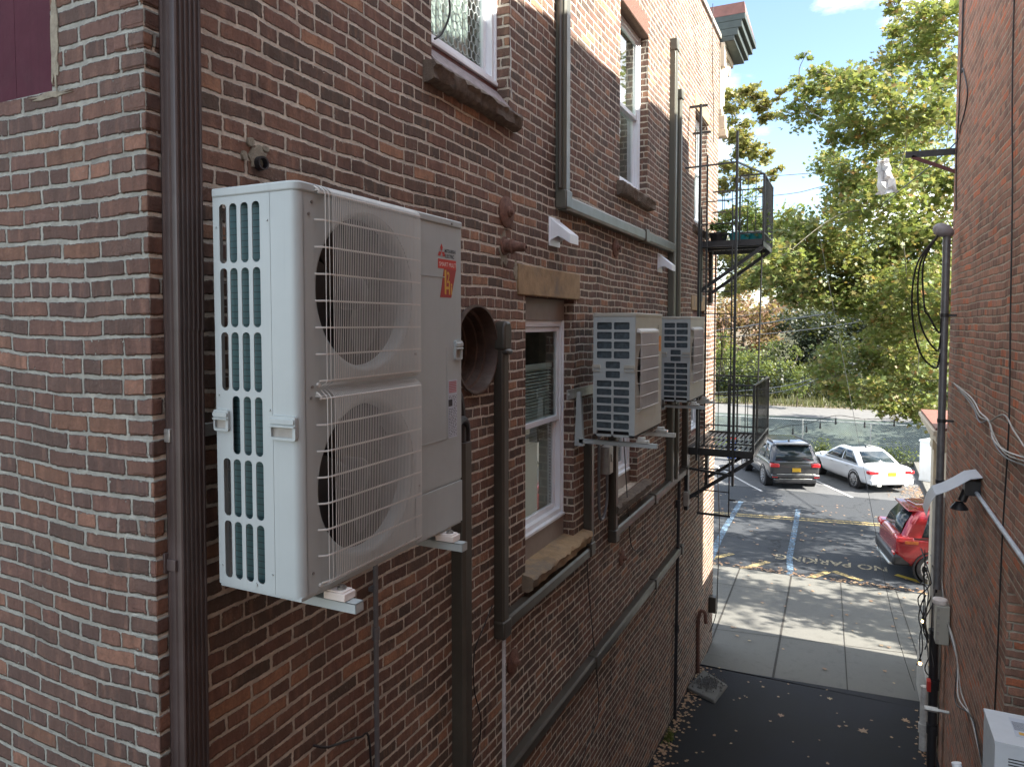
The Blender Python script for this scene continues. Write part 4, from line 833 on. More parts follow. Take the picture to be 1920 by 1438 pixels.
# disconnect box and loop
DB = thing('disconnect_box', 'small grey electrical disconnect box under the nearer cream condenser', 'electrical box', (W, 6.33, 4.7))
mb = MB(); mb.box(W+.0, W+.085, 6.30, 6.42, 4.60, 4.86); mb.build('enclosure', M['greypaint'], DB, bevel=.008)
mb = MB(); mb.box(W+.085, W+.092, 6.305, 6.415, 4.605, 4.855); mb.box(W+.092, W+.104, 6.34, 6.38, 4.72, 4.79); mb.build('cover', M['ac2'], DB, bevel=.003)
wire('flexible_conduit', 'grey flexible conduit looping under the small disconnect box', 'conduit', [(W+.05,6.36,4.60),(W+.05,6.36,4.36),(W+.05,6.30,4.24),(W+.05,6.22,4.20),(W+.05,6.14,4.28),(W+.05,6.12,4.6),(W+.05,6.12,5.0)], .014, 'greymetal', 6, n=8)
mb = MB(); mb.box(W, W+.07, 9.95, 10.12, 3.45, 3.65); tag(mb.build('junction_box', M['greypaint'], bevel=.01), 'small grey junction box below the lower fire escape platform', 'electrical box')
mb = MB(); mb.box(W, W+.12, 12.05, 12.18, 1.15, 1.42); tag(mb.build('junction_box', M['duct'], bevel=.01), 'dark junction box low on the sunlit end of the brick wall', 'electrical box')
wire('cable', 'thin dark cables dangling off the street end of the brick wall', 'cable', [(W+.10,12.15,3.6),(W+.14,12.2,2.6),(W+.12,12.2,1.6),(W+.10,12.25,1.1),(W+.02,12.1,.8)], .008, 'cable')
mb = MB(); mb.tube([(W+.03,11.05,.55),(W+.03,11.05,1.45),(W+.12,11.05,1.55),(W+.14,11.05,1.38)], .028, 8, 4); tag(mb.build('standpipe', M['rust'], smooth=60), 'rusty standpipe at the foot of the brick wall', 'pipe')
# dryer vent hoods and rusty spout
def hood(y, z, label):
    t = thing('vent_hood', label, 'vent hood', (W, y, z), group='white wall vent hoods')
    mb = MB(); mb.box(W, W+.008, y-.09, y+.13, z-.10, z+.12); mb.build('back_plate', M['white'], t, bevel=.002)
    mb = MB(); a, b = y-.07, y+.11; mb.add([(W+.008,a,z+.11),(W+.008,b,z+.11),(W+.17,b,z-.02),(W+.17,a,z-.02),(W+.008,a,z-.06),(W+.008,b,z-.06),(W+.17,b,z-.09),(W+.17,a,z-.09),(W+.07,a,z-.03),(W+.07,b,z-.03)], [(0,1,2,3),(3,2,6,7),(0,3,7,8,4),(1,5,9,6,2),(7,6,9,8)]); mb.build('cowl', M['white'], t, bevel=.003, recalc=True)
hood(5.13, 6.70, 'white metal vent hood nearer the large condenser'); hood(8.47, 6.72, 'white metal vent hood beside the tall grey green ducts')
SP = thing('pipe_nozzle', 'rusty brown pipe nozzle sticking out of the brick beside the lintel', 'pipe', (W, 4.27, 6.5))
mb = MB(); f = lambda u, v, h: (W+h, 4.27+u, 6.52+v-.1*h); mb.lathe([(.062,0),(.062,.012),(.045,.015),(.045,.05),(.05,.055),(.05,.07),(.036,.075),(.026,.16),(.010,.165)], f, 20); mb.build('nozzle', M['rust'], SP, smooth=30)

# ---------------- fire escape ----------------
FE = thing('fire_escape', 'black iron fire escape with two railed platforms and drop ladder', 'fire escape', (W, 10.9, 0))
xo = -1.19
def platform(z, y0, y1, rail):
    mb = MB(); a = .05
    mb.box(W, xo, y0, y0+.012, z-.07, z+.03); mb.box(W, xo, y0, y0+.06, z-.07, z-.06); mb.box(W, xo, y1-.012, y1, z-.07, z+.03); mb.box(xo-.012, xo, y0, y1, z-.07, z+.03); mb.box(W+.0, W+.03, y0, y1, z-.05, z+.0)
    for y in (y0+.6, y0+1.2): mb.box(W, xo, y, y+.05, z-.05, z-.012)
    o = mb.build('platform', M['iron'], FE)
    mb = MB(); n = 13
    for i in range(n): x = W+.05+(xo-W-.1)*i/(n-1); mb.box(x-.018, x+.018, y0+.012, y1-.012, z-.010, z-.002)
    mb.build('floor_slats', M['iron'], o)
    for y in (y0+.02, y1-.25):
        mb = MB(); mb.bar((xo+.0, y, z-.08), (W+.01, y, z-.72), .05, .035, (0,1,0)); mb.box(W, W+.05, y-.05, y+.07, z-.86, z-.04); mb.build('brace', M['iron'], FE)
    zt = z+rail; mb = MB()
    def rl(p, q, s=.022): mb.bar(p, q, s, s)
    for p, q in (((xo, y0, zt), (xo, y1, zt)), ((xo, y1, zt), (W, y1, zt)), ((xo, y0, zt), (xo-.33, y0, zt)), ((xo, y0, z+.12), (xo, y1, z+.12)), ((xo, y1, z+.12), (W, y1, z+.12)), ((xo, y0, z+.12), (xo-.33, y0, z+.12)), ((xo, y1, z+.62), (W, y1, z+.62))): rl(p, q)
    for y in (y0, y1): mb.bar((xo, y, z), (xo, y, zt+.01), .03, .03)
    mb.bar((xo-.33, y0, z), (xo-.33, y0, zt), .024, .024)
    for i in range(1, 14): y = y0+(y1-y0)*i/14; mb.bar((xo, y, z), (xo, y, zt), .011, .011)
    for i in range(1, 3): mb.bar((xo-.33*i/3, y0, z+.12), (xo-.33*i/3, y0, zt), .011, .011)
    for i in range(1, 6): x = xo+(W-xo)*i/6; mb.bar((x, y1, z), (x, y1, zt), .011, .011)
    mb.build('railing', M['iron'], FE)
platform(7.20, 10.85, 12.0, .95); platform(4.24, 10.05, 11.85, .93)
mb = MB(); mb.bar((-1.445, 10.0, 3.79), (-1.445, 10.0, 8.58), .045, .03); mb.bar((-1.445, 10.0, 3.93), (W+.02, 10.0, 3.99), .04, .03); mb.build('stanchion', M['iron'], FE)
mb = MB(); mb.bar((W, 9.86, 8.12), (-1.445, 10.0, 8.17), .03, .02); mb.bar((-1.445, 10.0, 8.17), (xo, 10.85, 8.15), .025, .02); mb.build('upper_arm', M['iron'], FE)
for y_, z_ in ((10.1, 9.0), (10.35, 8.7)): mb = MB(); mb.bar((W, y_, z_), (W+.25, y_, z_), .03, .03); mb.build('wall_tie', M['iron'], FE)
mb = MB(); mb.bar((W+.17, 10.02, 4.1), (W+.17, 10.02, 9.0), .05, .03); mb.bar((W+.27, 10.02, 4.3), (W+.27, 10.02, 8.3), .03, .02); mb.build('wall_post', M['iron'], FE)
mb = MB()
for x, za, zb in ((-1.90, 3.36, 7.6), (-1.49, 3.36, 7.6)): mb.bar((x, 9.985, za), (x, 9.985, zb), .016, .016)
for k in range(14): z = 3.70+k*.305; mb.cyl((-1.90, 9.985, z), (-1.49, 9.985, z), .0085, n=6)
mb.bar((-1.92, 9.985, 3.37), (-1.47, 9.985, 3.37), .02, .03); mb.cyl((-1.49, 9.985, 3.6), (-1.40, 9.985, 3.6), .012, n=6); mb.cyl((-1.90, 9.985, 3.6), (-1.98, 9.985, 3.6), .012, n=6)
mb.build('drop_ladder', M['iron'], FE)
mb = MB(); mb.tube([(-1.30, 11.7, 7.15), (-1.34, 11.7, 4.3)], .014, 6); mb.tube([(-2.0, 11.7, 7.15), (-2.0, 11.7, 4.3)], .014, 6); mb.build('hanger_rod', M['iron'], FE)
mb = MB()
for i in range(4): mb.tube([(W+.2+.02*i, 11.9, 6.15), (W+.17+.03*i, 11.88, 5.9), (W+.2-.02*i, 11.9, 5.4-.1*i), (W+.24, 11.9, 5.2)], .006, 5, 4)
tag(mb.build('cable', M['cable'], smooth=60), 'tangled cable hank hanging beside the lower platform', 'cable')

# ---------------- right wall fixtures ----------------
SM = thing('service_mast', 'grey conduit mast with weatherhead at the corner of the right brick wall', 'conduit', (.93, 9.45, 3))
mb = MB(); mb.tube([(.935, 9.42, 7.02), (.93, 9.42, 2.95)], .040, 16); mb.build('mast', M['greymetal'], SM)
for z in (6.1, 4.9, 4.2): mb = MB(); mb.cyl((.933, 9.42, z-.02), (.933, 9.42, z+.02), .047, n=16); mb.box(.93, 1.05, 9.40, 9.44, z-.012, z+.012); mb.build('clamp', M['iron'], SM)
mb = MB(); mb.add([], []); mb.lathe([(.062,0),(.085,.03),(.09,.07),(.07,.12),(.03,.15),(.002,.155)], lambda u, v, h: (.92+u*1.15-h*.35, 9.42+v, 6.99+h), 20, close=True); mb.build('weatherhead', pbr('weatherhead_grey', (.26,.25,.27), .55), SM, smooth=60)
for i, (dx, zb) in enumerate(((-.30, 5.55), (-.24, 5.75), (-.18, 5.95))):
    mb = MB(); mb.tube([(.86, 9.40, 7.02), (.80+dx*.5, 9.40, 6.7), (.92+dx*1.05, 9.4, 6.2), (.90+dx*.7, 9.4, zb+.15), (.93+dx*.25, 9.4, zb-.05), (.90, 9.4, zb+.12)], .011, 6, 6); mb.build('drip_loop', M['cable'], SM, smooth=60)
FB = thing('steel_bracket', 'dark steel arm bracing off the corner of the right brick wall', 'bracket', (1.05, 9.9, 8))
mb = MB(); mb.bar((1.06, 9.95, 8.04), (.53, 9.95, 8.05), .03, .075); mb.build('arm', M['iron'], FB); mb = MB(); mb.bar((.60, 9.95, 8.02), (1.06, 9.95, 7.80), .03, .04); mb.build('brace', M['maroon2'], FB)
FLD = thing('flood_light', 'wall floodlight under a bent sheet metal hood on the right wall', 'light', (XR, 7.5, 4.5))
mb = MB(); pts = [(XR, 4.66), (.96, 4.64), (.87, 4.57), (.78, 4.51), (.70, 4.47), (.66, 4.40), (.63, 4.27)]
vs = []
for x, z in pts: vs += [(x, 7.35, z), (x, 7.75, z)]
for x, z in pts: vs += [(x, 7.35, z-.006), (x, 7.75, z-.006)]
m_ = len(pts); mb.add(vs, [(2*i, 2*i+1, 2*i+3, 2*i+2) for i in range(m_-1)] + [(2*m_+2*i, 2*m_+2*i+2, 2*m_+2*i+3, 2*m_+2*i+1) for i in range(m_-1)] + [(2*i, 2*i+2, 2*m_+2*i+2, 2*m_+2*i) for i in range(m_-1)] + [(2*i+1, 2*m_+2*i+1, 2*m_+2*i+3, 2*i+3) for i in range(m_-1)] + [(0, 2*m_, 2*m_+1, 1), (2*m_-2, 2*m_-1, 4*m_-1, 4*m_-2)]); mb.build('hood', pbr('pale_blue_sheet', (.50,.54,.60), .4, var=.05, dirt=(.35,.36,.38)), FLD, smooth=30)
mb = MB(); mb.box(.93, XR, 7.44, 7.60, 4.47, 4.60); mb.cyl((.95, 7.52, 4.5), (.92, 7.52, 4.40), .035, n=12); mb.lathe([(.03,.06),(.055,.03),(.075,.0),(.072,-.004)], lambda u, v, h: (.90+u, 7.52+v, 4.33+h), 16); mb.build('lamp_head', M['blackplastic'], FLD)
mb = MB(); mb.lathe([(.066,.003),(.04,-.012),(.002,-.016)], lambda u, v, h: (.90+u, 7.52+v, 4.33+h), 16); mb.build('lens', pbr('lamp_lens', (.45,.40,.32), .2), FLD)
mb = MB(); mb.tube([(1.02, 7.46, 4.50), (1.02, 4.6, 4.48)], .017, 10); tag(mb.build('conduit', pbr('pale_blue_conduit', (.42,.47,.53), .45)), 'pale blue grey conduit running along the right wall from the floodlight', 'conduit')
for i, (dz, dy) in enumerate(((0, 0), (.02, .05), (-.025, .1))):
    pts = [(1.03, 9.33, 5.34), (1.03, 8.03-dy, 5.27+dz*1.5), (1.02, 7.4, 5.19+dz*2), (1.03, 7.0, 5.2), (1.02, 6.7, 5.13-abs(dz)*2), (1.02, 6.17, 5.06+dz), (1.03, 5.3, 5.14+dz), (1.03, 4.7, 5.2)]
    wire('cable', ['grey cable bundled along the right wall, upper strand', 'pale cable twisted in the bundle along the right wall', 'dark cable sagging lowest in the bundle along the right wall'][i], 'cable', pts, .0065, ['greypaint', 'cablew', 'greymetal'][i], 5, 'bundled cables on the right wall')
wire('cable', 'pale cable branching up from the bundle toward the right frame edge', 'cable', [(1.03, 6.95, 5.2), (1.02, 6.31, 5.33), (1.03, 6.01, 5.26), (1.03, 5.66, 5.2), (1.03, 5.0, 5.1)], .0065, 'greypaint')
wire('cable', 'thin dark cable dropping the whole height of the right wall', 'cable', [(1.035, 6.51, 10.8), (1.035, 6.51, 8.42), (1.035, 6.46, 7.63), (1.035, 6.35, 7.01), (1.035, 6.27, 6.03), (1.035, 6.2, 5.26), (1.035, 6.31, 4.44), (1.035, 6.35, 3.61), (1.035, 6.43, 2.6)], .006, 'cable')
for i in range(2): wire('cable', ['dark cable looping off the upper right wall corner', 'dark cable running straight down the upper right wall corner'][i], 'cable', [[(1.035, 9.44, 11.3), (1.035, 9.46, 9.02), (1.035, 9.32, 8.8), (1.03, 8.87, 8.40), (1.035, 9.42, 8.2), (1.0, 10.1, 8.1), (.4, 13.5, 8.0)], [(1.035, 9.55, 11.3), (1.035, 9.5, 9.5), (1.035, 9.6, 8.4), (1.035, 9.7, 7.9), (1.035, 9.6, 7.3)]][i], .008, 'cable')
for i in range(3):
    q = i*.012; wire('cable', ['grey white cable bundle low on the right wall, left strand', 'grey white cable looping slack low on the right wall', 'thin dark cable low on the right wall beside the grey strands'][i], 'cable', [(1.03, 9.9, 2.9), (1.02, 9.37+q*3, 2.69), (1.02, 8.65, 2.68-q*3), (1.02, 8.29+q, 2.57), (1.02-q*2, 7.99, 2.42-q*4), (1.02, 7.32, 2.49+q), (1.02, 6.7, 2.40), (1.02, 5.6, 2.3)], .006, ['greypaint', 'cablew', 'cable'][i], 5, 'cables low on the right wall')
# meters, boxes and pipes at the street corner of the right wall
MT = thing('meter_box', 'cream electrical meter box under a round cap at the right wall corner', 'electrical box', (.93, 9.3, 2.5))
mb = MB(); mb.box(.905, 1.04, 9.16, 9.34, 2.40, 2.84); mb.build('enclosure', M['ac2'], MT, bevel=.01); mb = MB(); mb.cyl((.95, 9.24, 2.84), (.95, 9.24, 2.90), .075, n=20); mb.build('cap', M['lw'], MT, bevel=.01)
for k in range(5): mb = MB(); mb.box(.915, .94, 9.152, 9.162, 2.42+k*.09, 2.46+k*.09); mb.build('latch', M['greypaint'], MT)
t = thing('drain_pipe', 'black soil pipe standing on the alley floor against the right wall', 'pipe', (.97, 10.2, .6))
mb = MB(); mb.tube([(.94, 9.7, 2.35), (.95, 9.7, 1.6), (.95, 9.7, .66)], .05, 14); mb.build('pipe', M['blackplastic'], t)
for z in (2.3, 1.7, 1.15): mb = MB(); mb.cyl((.95, 9.7, z-.06), (.95, 9.7, z+.06), .061, n=14); mb.build('coupling', M['blackplastic'], t)
mb = MB(); mb.tube([(.93, 9.0, 1.72), (.80, 9.0, 1.72)], .03, 10); mb.tube([(1.04, 9.0, 1.72), (.93, 9.0, 1.72)], .018, 8); tag(mb.build('vent_pipe', M['steel']), 'short grey pipe end poking out near the black soil pipe', 'pipe')
mb = MB(); mb.tube([(.90, 10.15, 1.45), (.90, 10.15, .62)], .045, 12); mb.cyl((.90, 10.15, .85), (.90, 10.15, .97), .058); tag(mb.build('drain_pipe', M['cablew']), 'grey white pipe stub on the ground beside the black soil pipe', 'pipe')
mb = MB(); mb.box(.95, 1.06, 10.0, 10.35, 1.6, 3.9); mb.box(.98, 1.08, 10.4, 12.3, .3, 1.2); tag(mb.build('utility_box', M['greypaint'], bevel=.01), 'narrow grey utility panel behind the soil pipe', 'electrical box')
random.seed(5)
for i in range(7):
    y = random.uniform(9.3, 10.6); z = random.uniform(1.7, 2.6); pts = [(.93+random.uniform(-.08, .05), y+random.uniform(-.3, .3), z-(k-3)*.22+random.uniform(-.08, .08)) for k in range(6)]
    wire('cable', 'black cable tangled around the pipes at the foot of the right wall', 'cable', pts, .008, 'cable', 5, 'tangled cables by the right wall pipes')
mb = MB(); mb.box(.86, .90, 9.42, 9.52, 1.72, 1.84); tag(mb.build('warning_tag', M['red']), 'small red tag on the pipes at the right wall corner', 'tag')
gb = G('warm_bulb'); em = gb.n('ShaderNodeEmission', Color=(1, .62, .25, 1), Strength=4.0); gb.t.links.new(em.outputs[0], gb.out.inputs[0]); M['bulb'] = gb.m
for i, (x, y, z, l) in enumerate(((.86, 10.1, 2.30, 'glowing warm bulb hanging highest by the right wall corner'), (.84, 10.1, 1.76, 'glowing warm bulb hanging lower by the right wall pipes'))):
    t = thing('light_bulb', l, 'light bulb', (x, y, z), group='warm bulbs by the right wall')
    mb = MB(); mb.lathe([(.002,-.03),(.016,-.022),(.020,-.008),(.016,.008),(.010,.018)], lambda u, v, h: (x+u, y+v, z+h), 12); mb.build('bulb', M['bulb'], t)
    mb = MB(); mb.cyl((x, y, z+.015), (x, y, z+.05), .015, n=10); mb.build('socket', M['blackplastic'], t)
wire('cable', 'black string light cable hanging by the right wall corner', 'cable', [(.86, 10.1, 3.2), (.86, 10.1, 2.35), (.83, 10.1, 2.1), (.84, 10.1, 1.8)], .006, 'cable')
wire('cable', 'thin dark line slanting over the sidewalk to the right wall corner', 'cable', [(.80, 10.2, 1.35), (.55, 11.3, 2.0), (.2, 13.5, 3.6), (-1.0, 22, 9)], .004, 'cable', 3)
# window air conditioner at the lower right
WA = thing('window_air_conditioner', 'pale grey window air conditioner jutting from the right wall at the bottom corner', 'air conditioner', (.71, 4.5, 3.3))
x0, x1, y0, y1, z0, z1 = .735, 1.30, 4.50, 4.86, 3.28, 3.745
mb = MB(); me = plate_mesh([(x0, z0), (x1, z0), (x1, z1), (x0, z1)], [rrect(x0+.06+.14*c, x0+.18+.14*c, z1-.075-.0165*r_, z1-.067-.0165*r_, .0035, 2) for r_ in range(22) for c in range(3)], .004)
mb.mesh(me, lambda u, v, w_: (u, y0+w_, v)); mb.box(x0, x1, y0+.004, y1, z0, z0+.01); mb.box(x0, x0+.004, y0+.003, y1, z0+.01, z1); mb.box(x0, x1, y1-.004, y1, z0+.01, z1); mb.box(x0-.003, x1, y0-.004, y1+.003, z1-.004, z1+.012)
mb.build('casing', pbr('window_unit_paint', (.55,.60,.64), .4, var=.04, dirt=(.4,.42,.42)), WA, bevel=.004)
mb = MB(); mb.box(x0+.01, x1, y0+.01, y0+.02, z0+.01, z1-.01); mb.build('inner_cavity', M['dark'], WA)
mb = MB(); 
for k in range(24): mb.box(x0+.20+.0, x1, y0+.12+k*.0095, y0+.125+k*.0095, z1+.012, z1+.016)
mb.build('top_grille', M['greypaint'], WA)
mb = MB(); mb.box(x0+.11, x0+.19, y0+.10, y1-.05, z1+.0125, z1+.0135); mb.mat(1); mb.box(x0+.20, x0+.24, y1-.09, y1-.05, z1+.0165, z1+.0175); mb.box(x0+.13, x0+.17, y0+.12, y0+.15, z1+.0136, z1+.0145); mb.mat(2)
for k in range(9): mb.box(x0+.115, x0+.18, y0+.17+k*.011, y0+.173+k*.011, z1+.0136, z1+.0142)
mb.build('sticker', [M['paper'], M['gold'], M['ink']], WA, smooth=0)
K = thing('support_bracket', 'white steel support arm beside the window air conditioner', 'bracket', (.73, 5.1, 2.8))
mb = MB(); mb.bar((.70, 5.30, 3.06), (.86, 4.95, 2.95), .03, .03); mb.bar((.68, 5.28, 3.10), (.80, 5.0, 2.6), .03, .03); mb.bar((.84, 4.9, 3.0), (1.04, 4.9, 3.0), .03, .03); mb.build('arm', M['white'], K); mb = MB(); mb.cyl((.68, 5.28, 3.08), (.66, 5.30, 3.16), .03, n=12); mb.build('end_cap', M['white'], K)
SYC_A= [(1.77, 24.1, 14.74, 0.85), (1.21, 26.02, 14.4, 0.76), (2.17, 25.19, 13.66, 0.8), (-0.77, 25.47, 13.69, 0.72), (-1.51, 25.24, 12.96, 0.59), (0.14, 21.95, 12.23, 0.73), (1.18, 22.05, 11.83, 0.79), (2.51, 28.69, 12.92, 0.82), (-0.46, 23.03, 11.78, 0.65), (0.59, 23.34, 11.35, 0.69), (-0.8, 28.18, 11.78, 0.57), (0.21, 24.82, 10.76, 0.74), (1.55, 28.14, 11.45, 1.01), (2.45, 25.94, 10.76, 0.66), (-0.24, 25.8, 10.13, 0.61), (0.75, 22.7, 9.26, 0.75), (2.12, 26.87, 9.6, 0.87), (-1.89, 26.61, 9.28, 0.55), (-0.66, 24.69, 8.82, 0.76), (0.59, 26.86, 8.64, 1.07), (2.01, 27.01, 8.24, 1.05), (-1.74, 20.81, 7.86, 0.51), (-1.0, 26.17, 7.76, 0.72), (0.29, 25.55, 7.16, 0.77), (1.4, 23.98, 6.75, 0.86), (2.2, 22.4, 6.69, 0.58), (-1.68, 26.59, 7.16, 0.46), (0.9, 24.93, 5.97, 0.58), (1.93, 27.17, 5.43, 0.89), (2.85, 28.77, 5.41, 0.56), (-0.17, 26.2, 6.85, 0.53), (0.03, 27.67, 4.46, 0.71), (-0.55, 23.6, 4.43, 0.45), (1.02, 27.27, 4.33, 0.69), (0.64, 24.49, 3.84, 0.36), (-1.07, 27.25, 4.46, 0.3), (-1.68, 27.1, 15.31, 0.17), (-1.06, 21.64, 12.95, 0.21), (0.83, 22.92, 14.9, 0.24), (1.69, 23.38, 4.29, 0.46), (-1.87, 27.59, 14.48, 0.27), (1.15, 25.24, 14.96, 0.33)]
SYC_B= [(-4.67, 30.99, 15.24, 0.66), (-3.8, 29.95, 15.04, 0.51), (-3.31, 31.08, 14.76, 0.57), (-2.78, 30.82, 15.25, 0.3), (-4.38, 29.83, 13.83, 0.6), (-4.69, 30.66, 12.77, 0.53), (-4.11, 30.97, 13.42, 0.57), (-3.66, 32.6, 13.29, 0.5), (-3.03, 31.86, 12.3, 0.31), (-5.1, 31.95, 11.93, 0.51), (-4.34, 32.02, 12.33, 0.55), (-5.11, 32.15, 10.59, 0.51), (-4.1, 31.22, 10.62, 0.49), (-3.28, 29.39, 11.13, 0.25), (-4.36, 31.81, 8.01, 0.68), (-3.57, 32.62, 7.57, 0.6), (-4.92, 31.79, 9.16, 0.5), (-3.62, 30.92, 9.02, 0.53), (-3.07, 31.78, 8.19, 0.49), (-4.54, 28.8, 7.42, 0.42), (-5.13, 31.76, 16.85, 0.27)]
TAN= [(-10.3, 65.53, 6.85, 1.9), (-7.93, 64.72, 6.37, 1.85), (-6.12, 64.11, 6.36, 1.58), (-9.72, 67.75, 8.34, 1.46), (-7.54, 69.5, 4.42, 1.48), (-10.19, 62.23, 4.55, 1.36), (-11.83, 66.29, 6.39, 1.94), (-5.52, 66.78, 7.78, 1.17)]
OLIVE= [(-8.25, 79.59, 13.74, 2.53), (-6.26, 81.41, 12.12, 2.27), (-10.74, 82.44, 12.36, 2.36), (-13.53, 81.86, 13.59, 2.38), (-5.09, 80.19, 9.78, 1.67)]
BRIGHT= [(-8.93, 57.13, 3.01, 1.46), (-6.76, 55.63, 2.73, 1.51), (-5.59, 59.17, 2.57, 1.26), (-7.98, 56.24, 1.44, 1.22), (-6.39, 59.43, 1.05, 1.27), (-9.96, 58.32, 4.21, 1.28), (-5.54, 58.33, 4.27, 0.82)]
YOUNG= [(-3.6, 52.57, 4.09, 0.51), (-3.64, 50.97, 3.07, 0.71), (-3.11, 50.68, 2.57, 0.71), (-3.82, 51.46, 1.78, 0.65), (-2.93, 50.61, 1.52, 0.49)]
DARK1= [(-3.73, 59.48, 6.33, 1.65), (-2.28, 61.56, 5.91, 1.69), (-3.46, 62.24, 3.75, 1.73), (-1.44, 60.2, 4.27, 1.85), (-2.84, 58.63, 1.45, 1.63), (-5.08, 62.99, 0.15, 1.33), (-1.04, 61.31, 1.73, 1.89), (0.04, 66.27, 4.57, 2.02), (-2.24, 64.95, 8.13, 1.34)]
DARK2= [(1.57, 63.1, 3.81, 2.11), (3.91, 64.71, 2.51, 2.13), (0.87, 63.58, 1.21, 1.93), (3.25, 65.5, 0.28, 1.74), (5.55, 66.32, 1.17, 2.16), (6.26, 66.55, 3.76, 2.15), (1.95, 65.02, 6.34, 2.16), (4.84, 68.54, 6.36, 2.68)]
# ---------------- foliage ----------------
def leaf_shape(kind):
    if kind == 'star':
        return np.array([(0,-.5,0),(.16,-.18,0),(.46,-.26,.05),(.30,.02,0),(.52,.24,.06),(.2,.22,0),(0,.55,-.05),(-.2,.22,0),(-.52,.24,.06),(-.30,.02,0),(-.46,-.26,.05),(-.16,-.18,0)])
    if kind == 'oval': return np.array([(0,-.5,0),(.26,-.1,.04),(.2,.25,.0),(0,.5,-.05),(-.2,.25,0),(-.26,-.1,.04)])
    return np.array([(-.05,-.5,0),(.05,-.5,0),(.03,.2,.05),(0,.6,.12),(-.03,.2,.05)])
def leaves_mesh(name, P, size, kind, rng, up=.5, flat=False):
    S = leaf_shape(kind); k = len(S); n = len(P)
    nrm = rng.normal(size=(n,3)); nrm[:,2] = np.abs(nrm[:,2])+up; nrm /= np.linalg.norm(nrm, axis=1)[:,None]
    if flat: nrm = nrm*[.18,.18,1]; nrm /= np.linalg.norm(nrm, axis=1)[:,None]
    t = rng.normal(size=(n,3)); a = np.cross(nrm, t); a /= np.linalg.norm(a, axis=1)[:,None]; b = np.cross(nrm, a)
    if kind == 'blade': a = rng.normal(size=(n,3))*[1,1,.05]; a /= np.linalg.norm(a, axis=1)[:,None]; b = np.array([0,0,1.])+rng.normal(size=(n,3))*[.3,.3,0]; nrm = np.cross(a, b)
    s = size*rng.uniform(.6, 1.25, n)
    V = P[:,None,:] + s[:,None,None]*(S[None,:,0,None]*a[:,None,:] + S[None,:,1,None]*b[:,None,:] + S[None,:,2,None]*nrm[:,None,:])
    me = bpy.data.meshes.new(name); me.vertices.add(n*k); me.vertices.foreach_set('co', V.reshape(-1).astype(np.float32))
    me.loops.add(n*k); me.loops.foreach_set('vertex_index', np.arange(n*k, dtype=np.int32))
    me.polygons.add(n); me.polygons.foreach_set('loop_start', (np.arange(n)*k).astype(np.int32)); me.polygons.foreach_set('loop_total', np.full(n, k, dtype=np.int32))
    me.update(calc_edges=True); me.validate(); return me
def crown_points(blobs, dens, rng, sub=.32, sq=1.0):
    out = []
    for (x, y, z, r) in blobs:
        nsub = max(4, int(10*r/ .6)); 
        n = int(dens*r*r*12)
        c = rng.normal(size=(nsub,3)); c /= np.linalg.norm(c, axis=1)[:,None]; c *= (rng.uniform(.35, 1, nsub)**.6)[:,None]*r*[1,1,.85]
        idx = rng.integers(0, nsub, n); p = c[idx] + rng.normal(size=(n,3))*sub*r*.5*[1,1,.6]
        out.append(p*[1,sq,1] + [x, y, z])
    return np.concatenate(out)
def tree(label, base, fork, blobs, dens, leaf, mat, lk='star', r0=.25, bark='bark', group=None, seed=1, name='tree', sub=.32, sq=1.0, twigs=True, far=(), fd=40):
    rng = np.random.default_rng(seed); random.seed(seed)
    T = thing(name, label, 'tree', (*base, zg(base[1]) if base[1] < 53 else hz(*base)-.1), group=group); z0 = T.location.z
    mb = MB(); f = Vector(fork); b0 = Vector((base[0], base[1], z0-.3))
    mb.tube([b0, b0.lerp(f, .5)+Vector((.1*r0*4, 0, 0)), f], [r0, r0*.6], 10, 4)
    done = [(f, r0*.45), (f.lerp(b0, .25), r0*.5)]
    for (x, y, z, r) in sorted(list(blobs)+list(far), key=lambda q: (Vector(q[:3])-f).length):
        c = Vector((x, y, z)); st, ra = min(done, key=lambda q: (q[0]-c).length+(0 if (q[0]-f).length < (c-f).length else 9))
        L_ = (c-st).length; mid = st.lerp(c, .5)+Vector((random.uniform(-1,1), random.uniform(-1,1), random.uniform(-.3,1)))*L_*.14; rr_ = max(.018, min(ra*.8, .02+.03*L_)); mb.tube([st, mid, c], [rr_, rr_*.5], 6, 5); done.append((c, rr_*.6))
        if twigs:
            for k in range(4): d = Vector((random.uniform(-1,1), random.uniform(-1,1), random.uniform(-.6,1))).normalized()*r*.9; mb.tube([c-(c-mid)*.25*random.random(), c+d*.5+Vector((0,0,.05)), c+d], [.012, .005], 4, 3)
    mb.build('trunk', M[bark], T, smooth=60, recalc=False)
    P = crown_points(blobs, dens, rng, sub, sq)
    if far: P = np.concatenate([P, crown_points(far, fd, rng, .42)])
    me = leaves_mesh('crown', P-np.array(T.location), leaf, lk, rng); me.materials.append(M[mat])
    o = bpy.data.objects.new('crown', me); C.objects.link(o); o.parent = T; return T
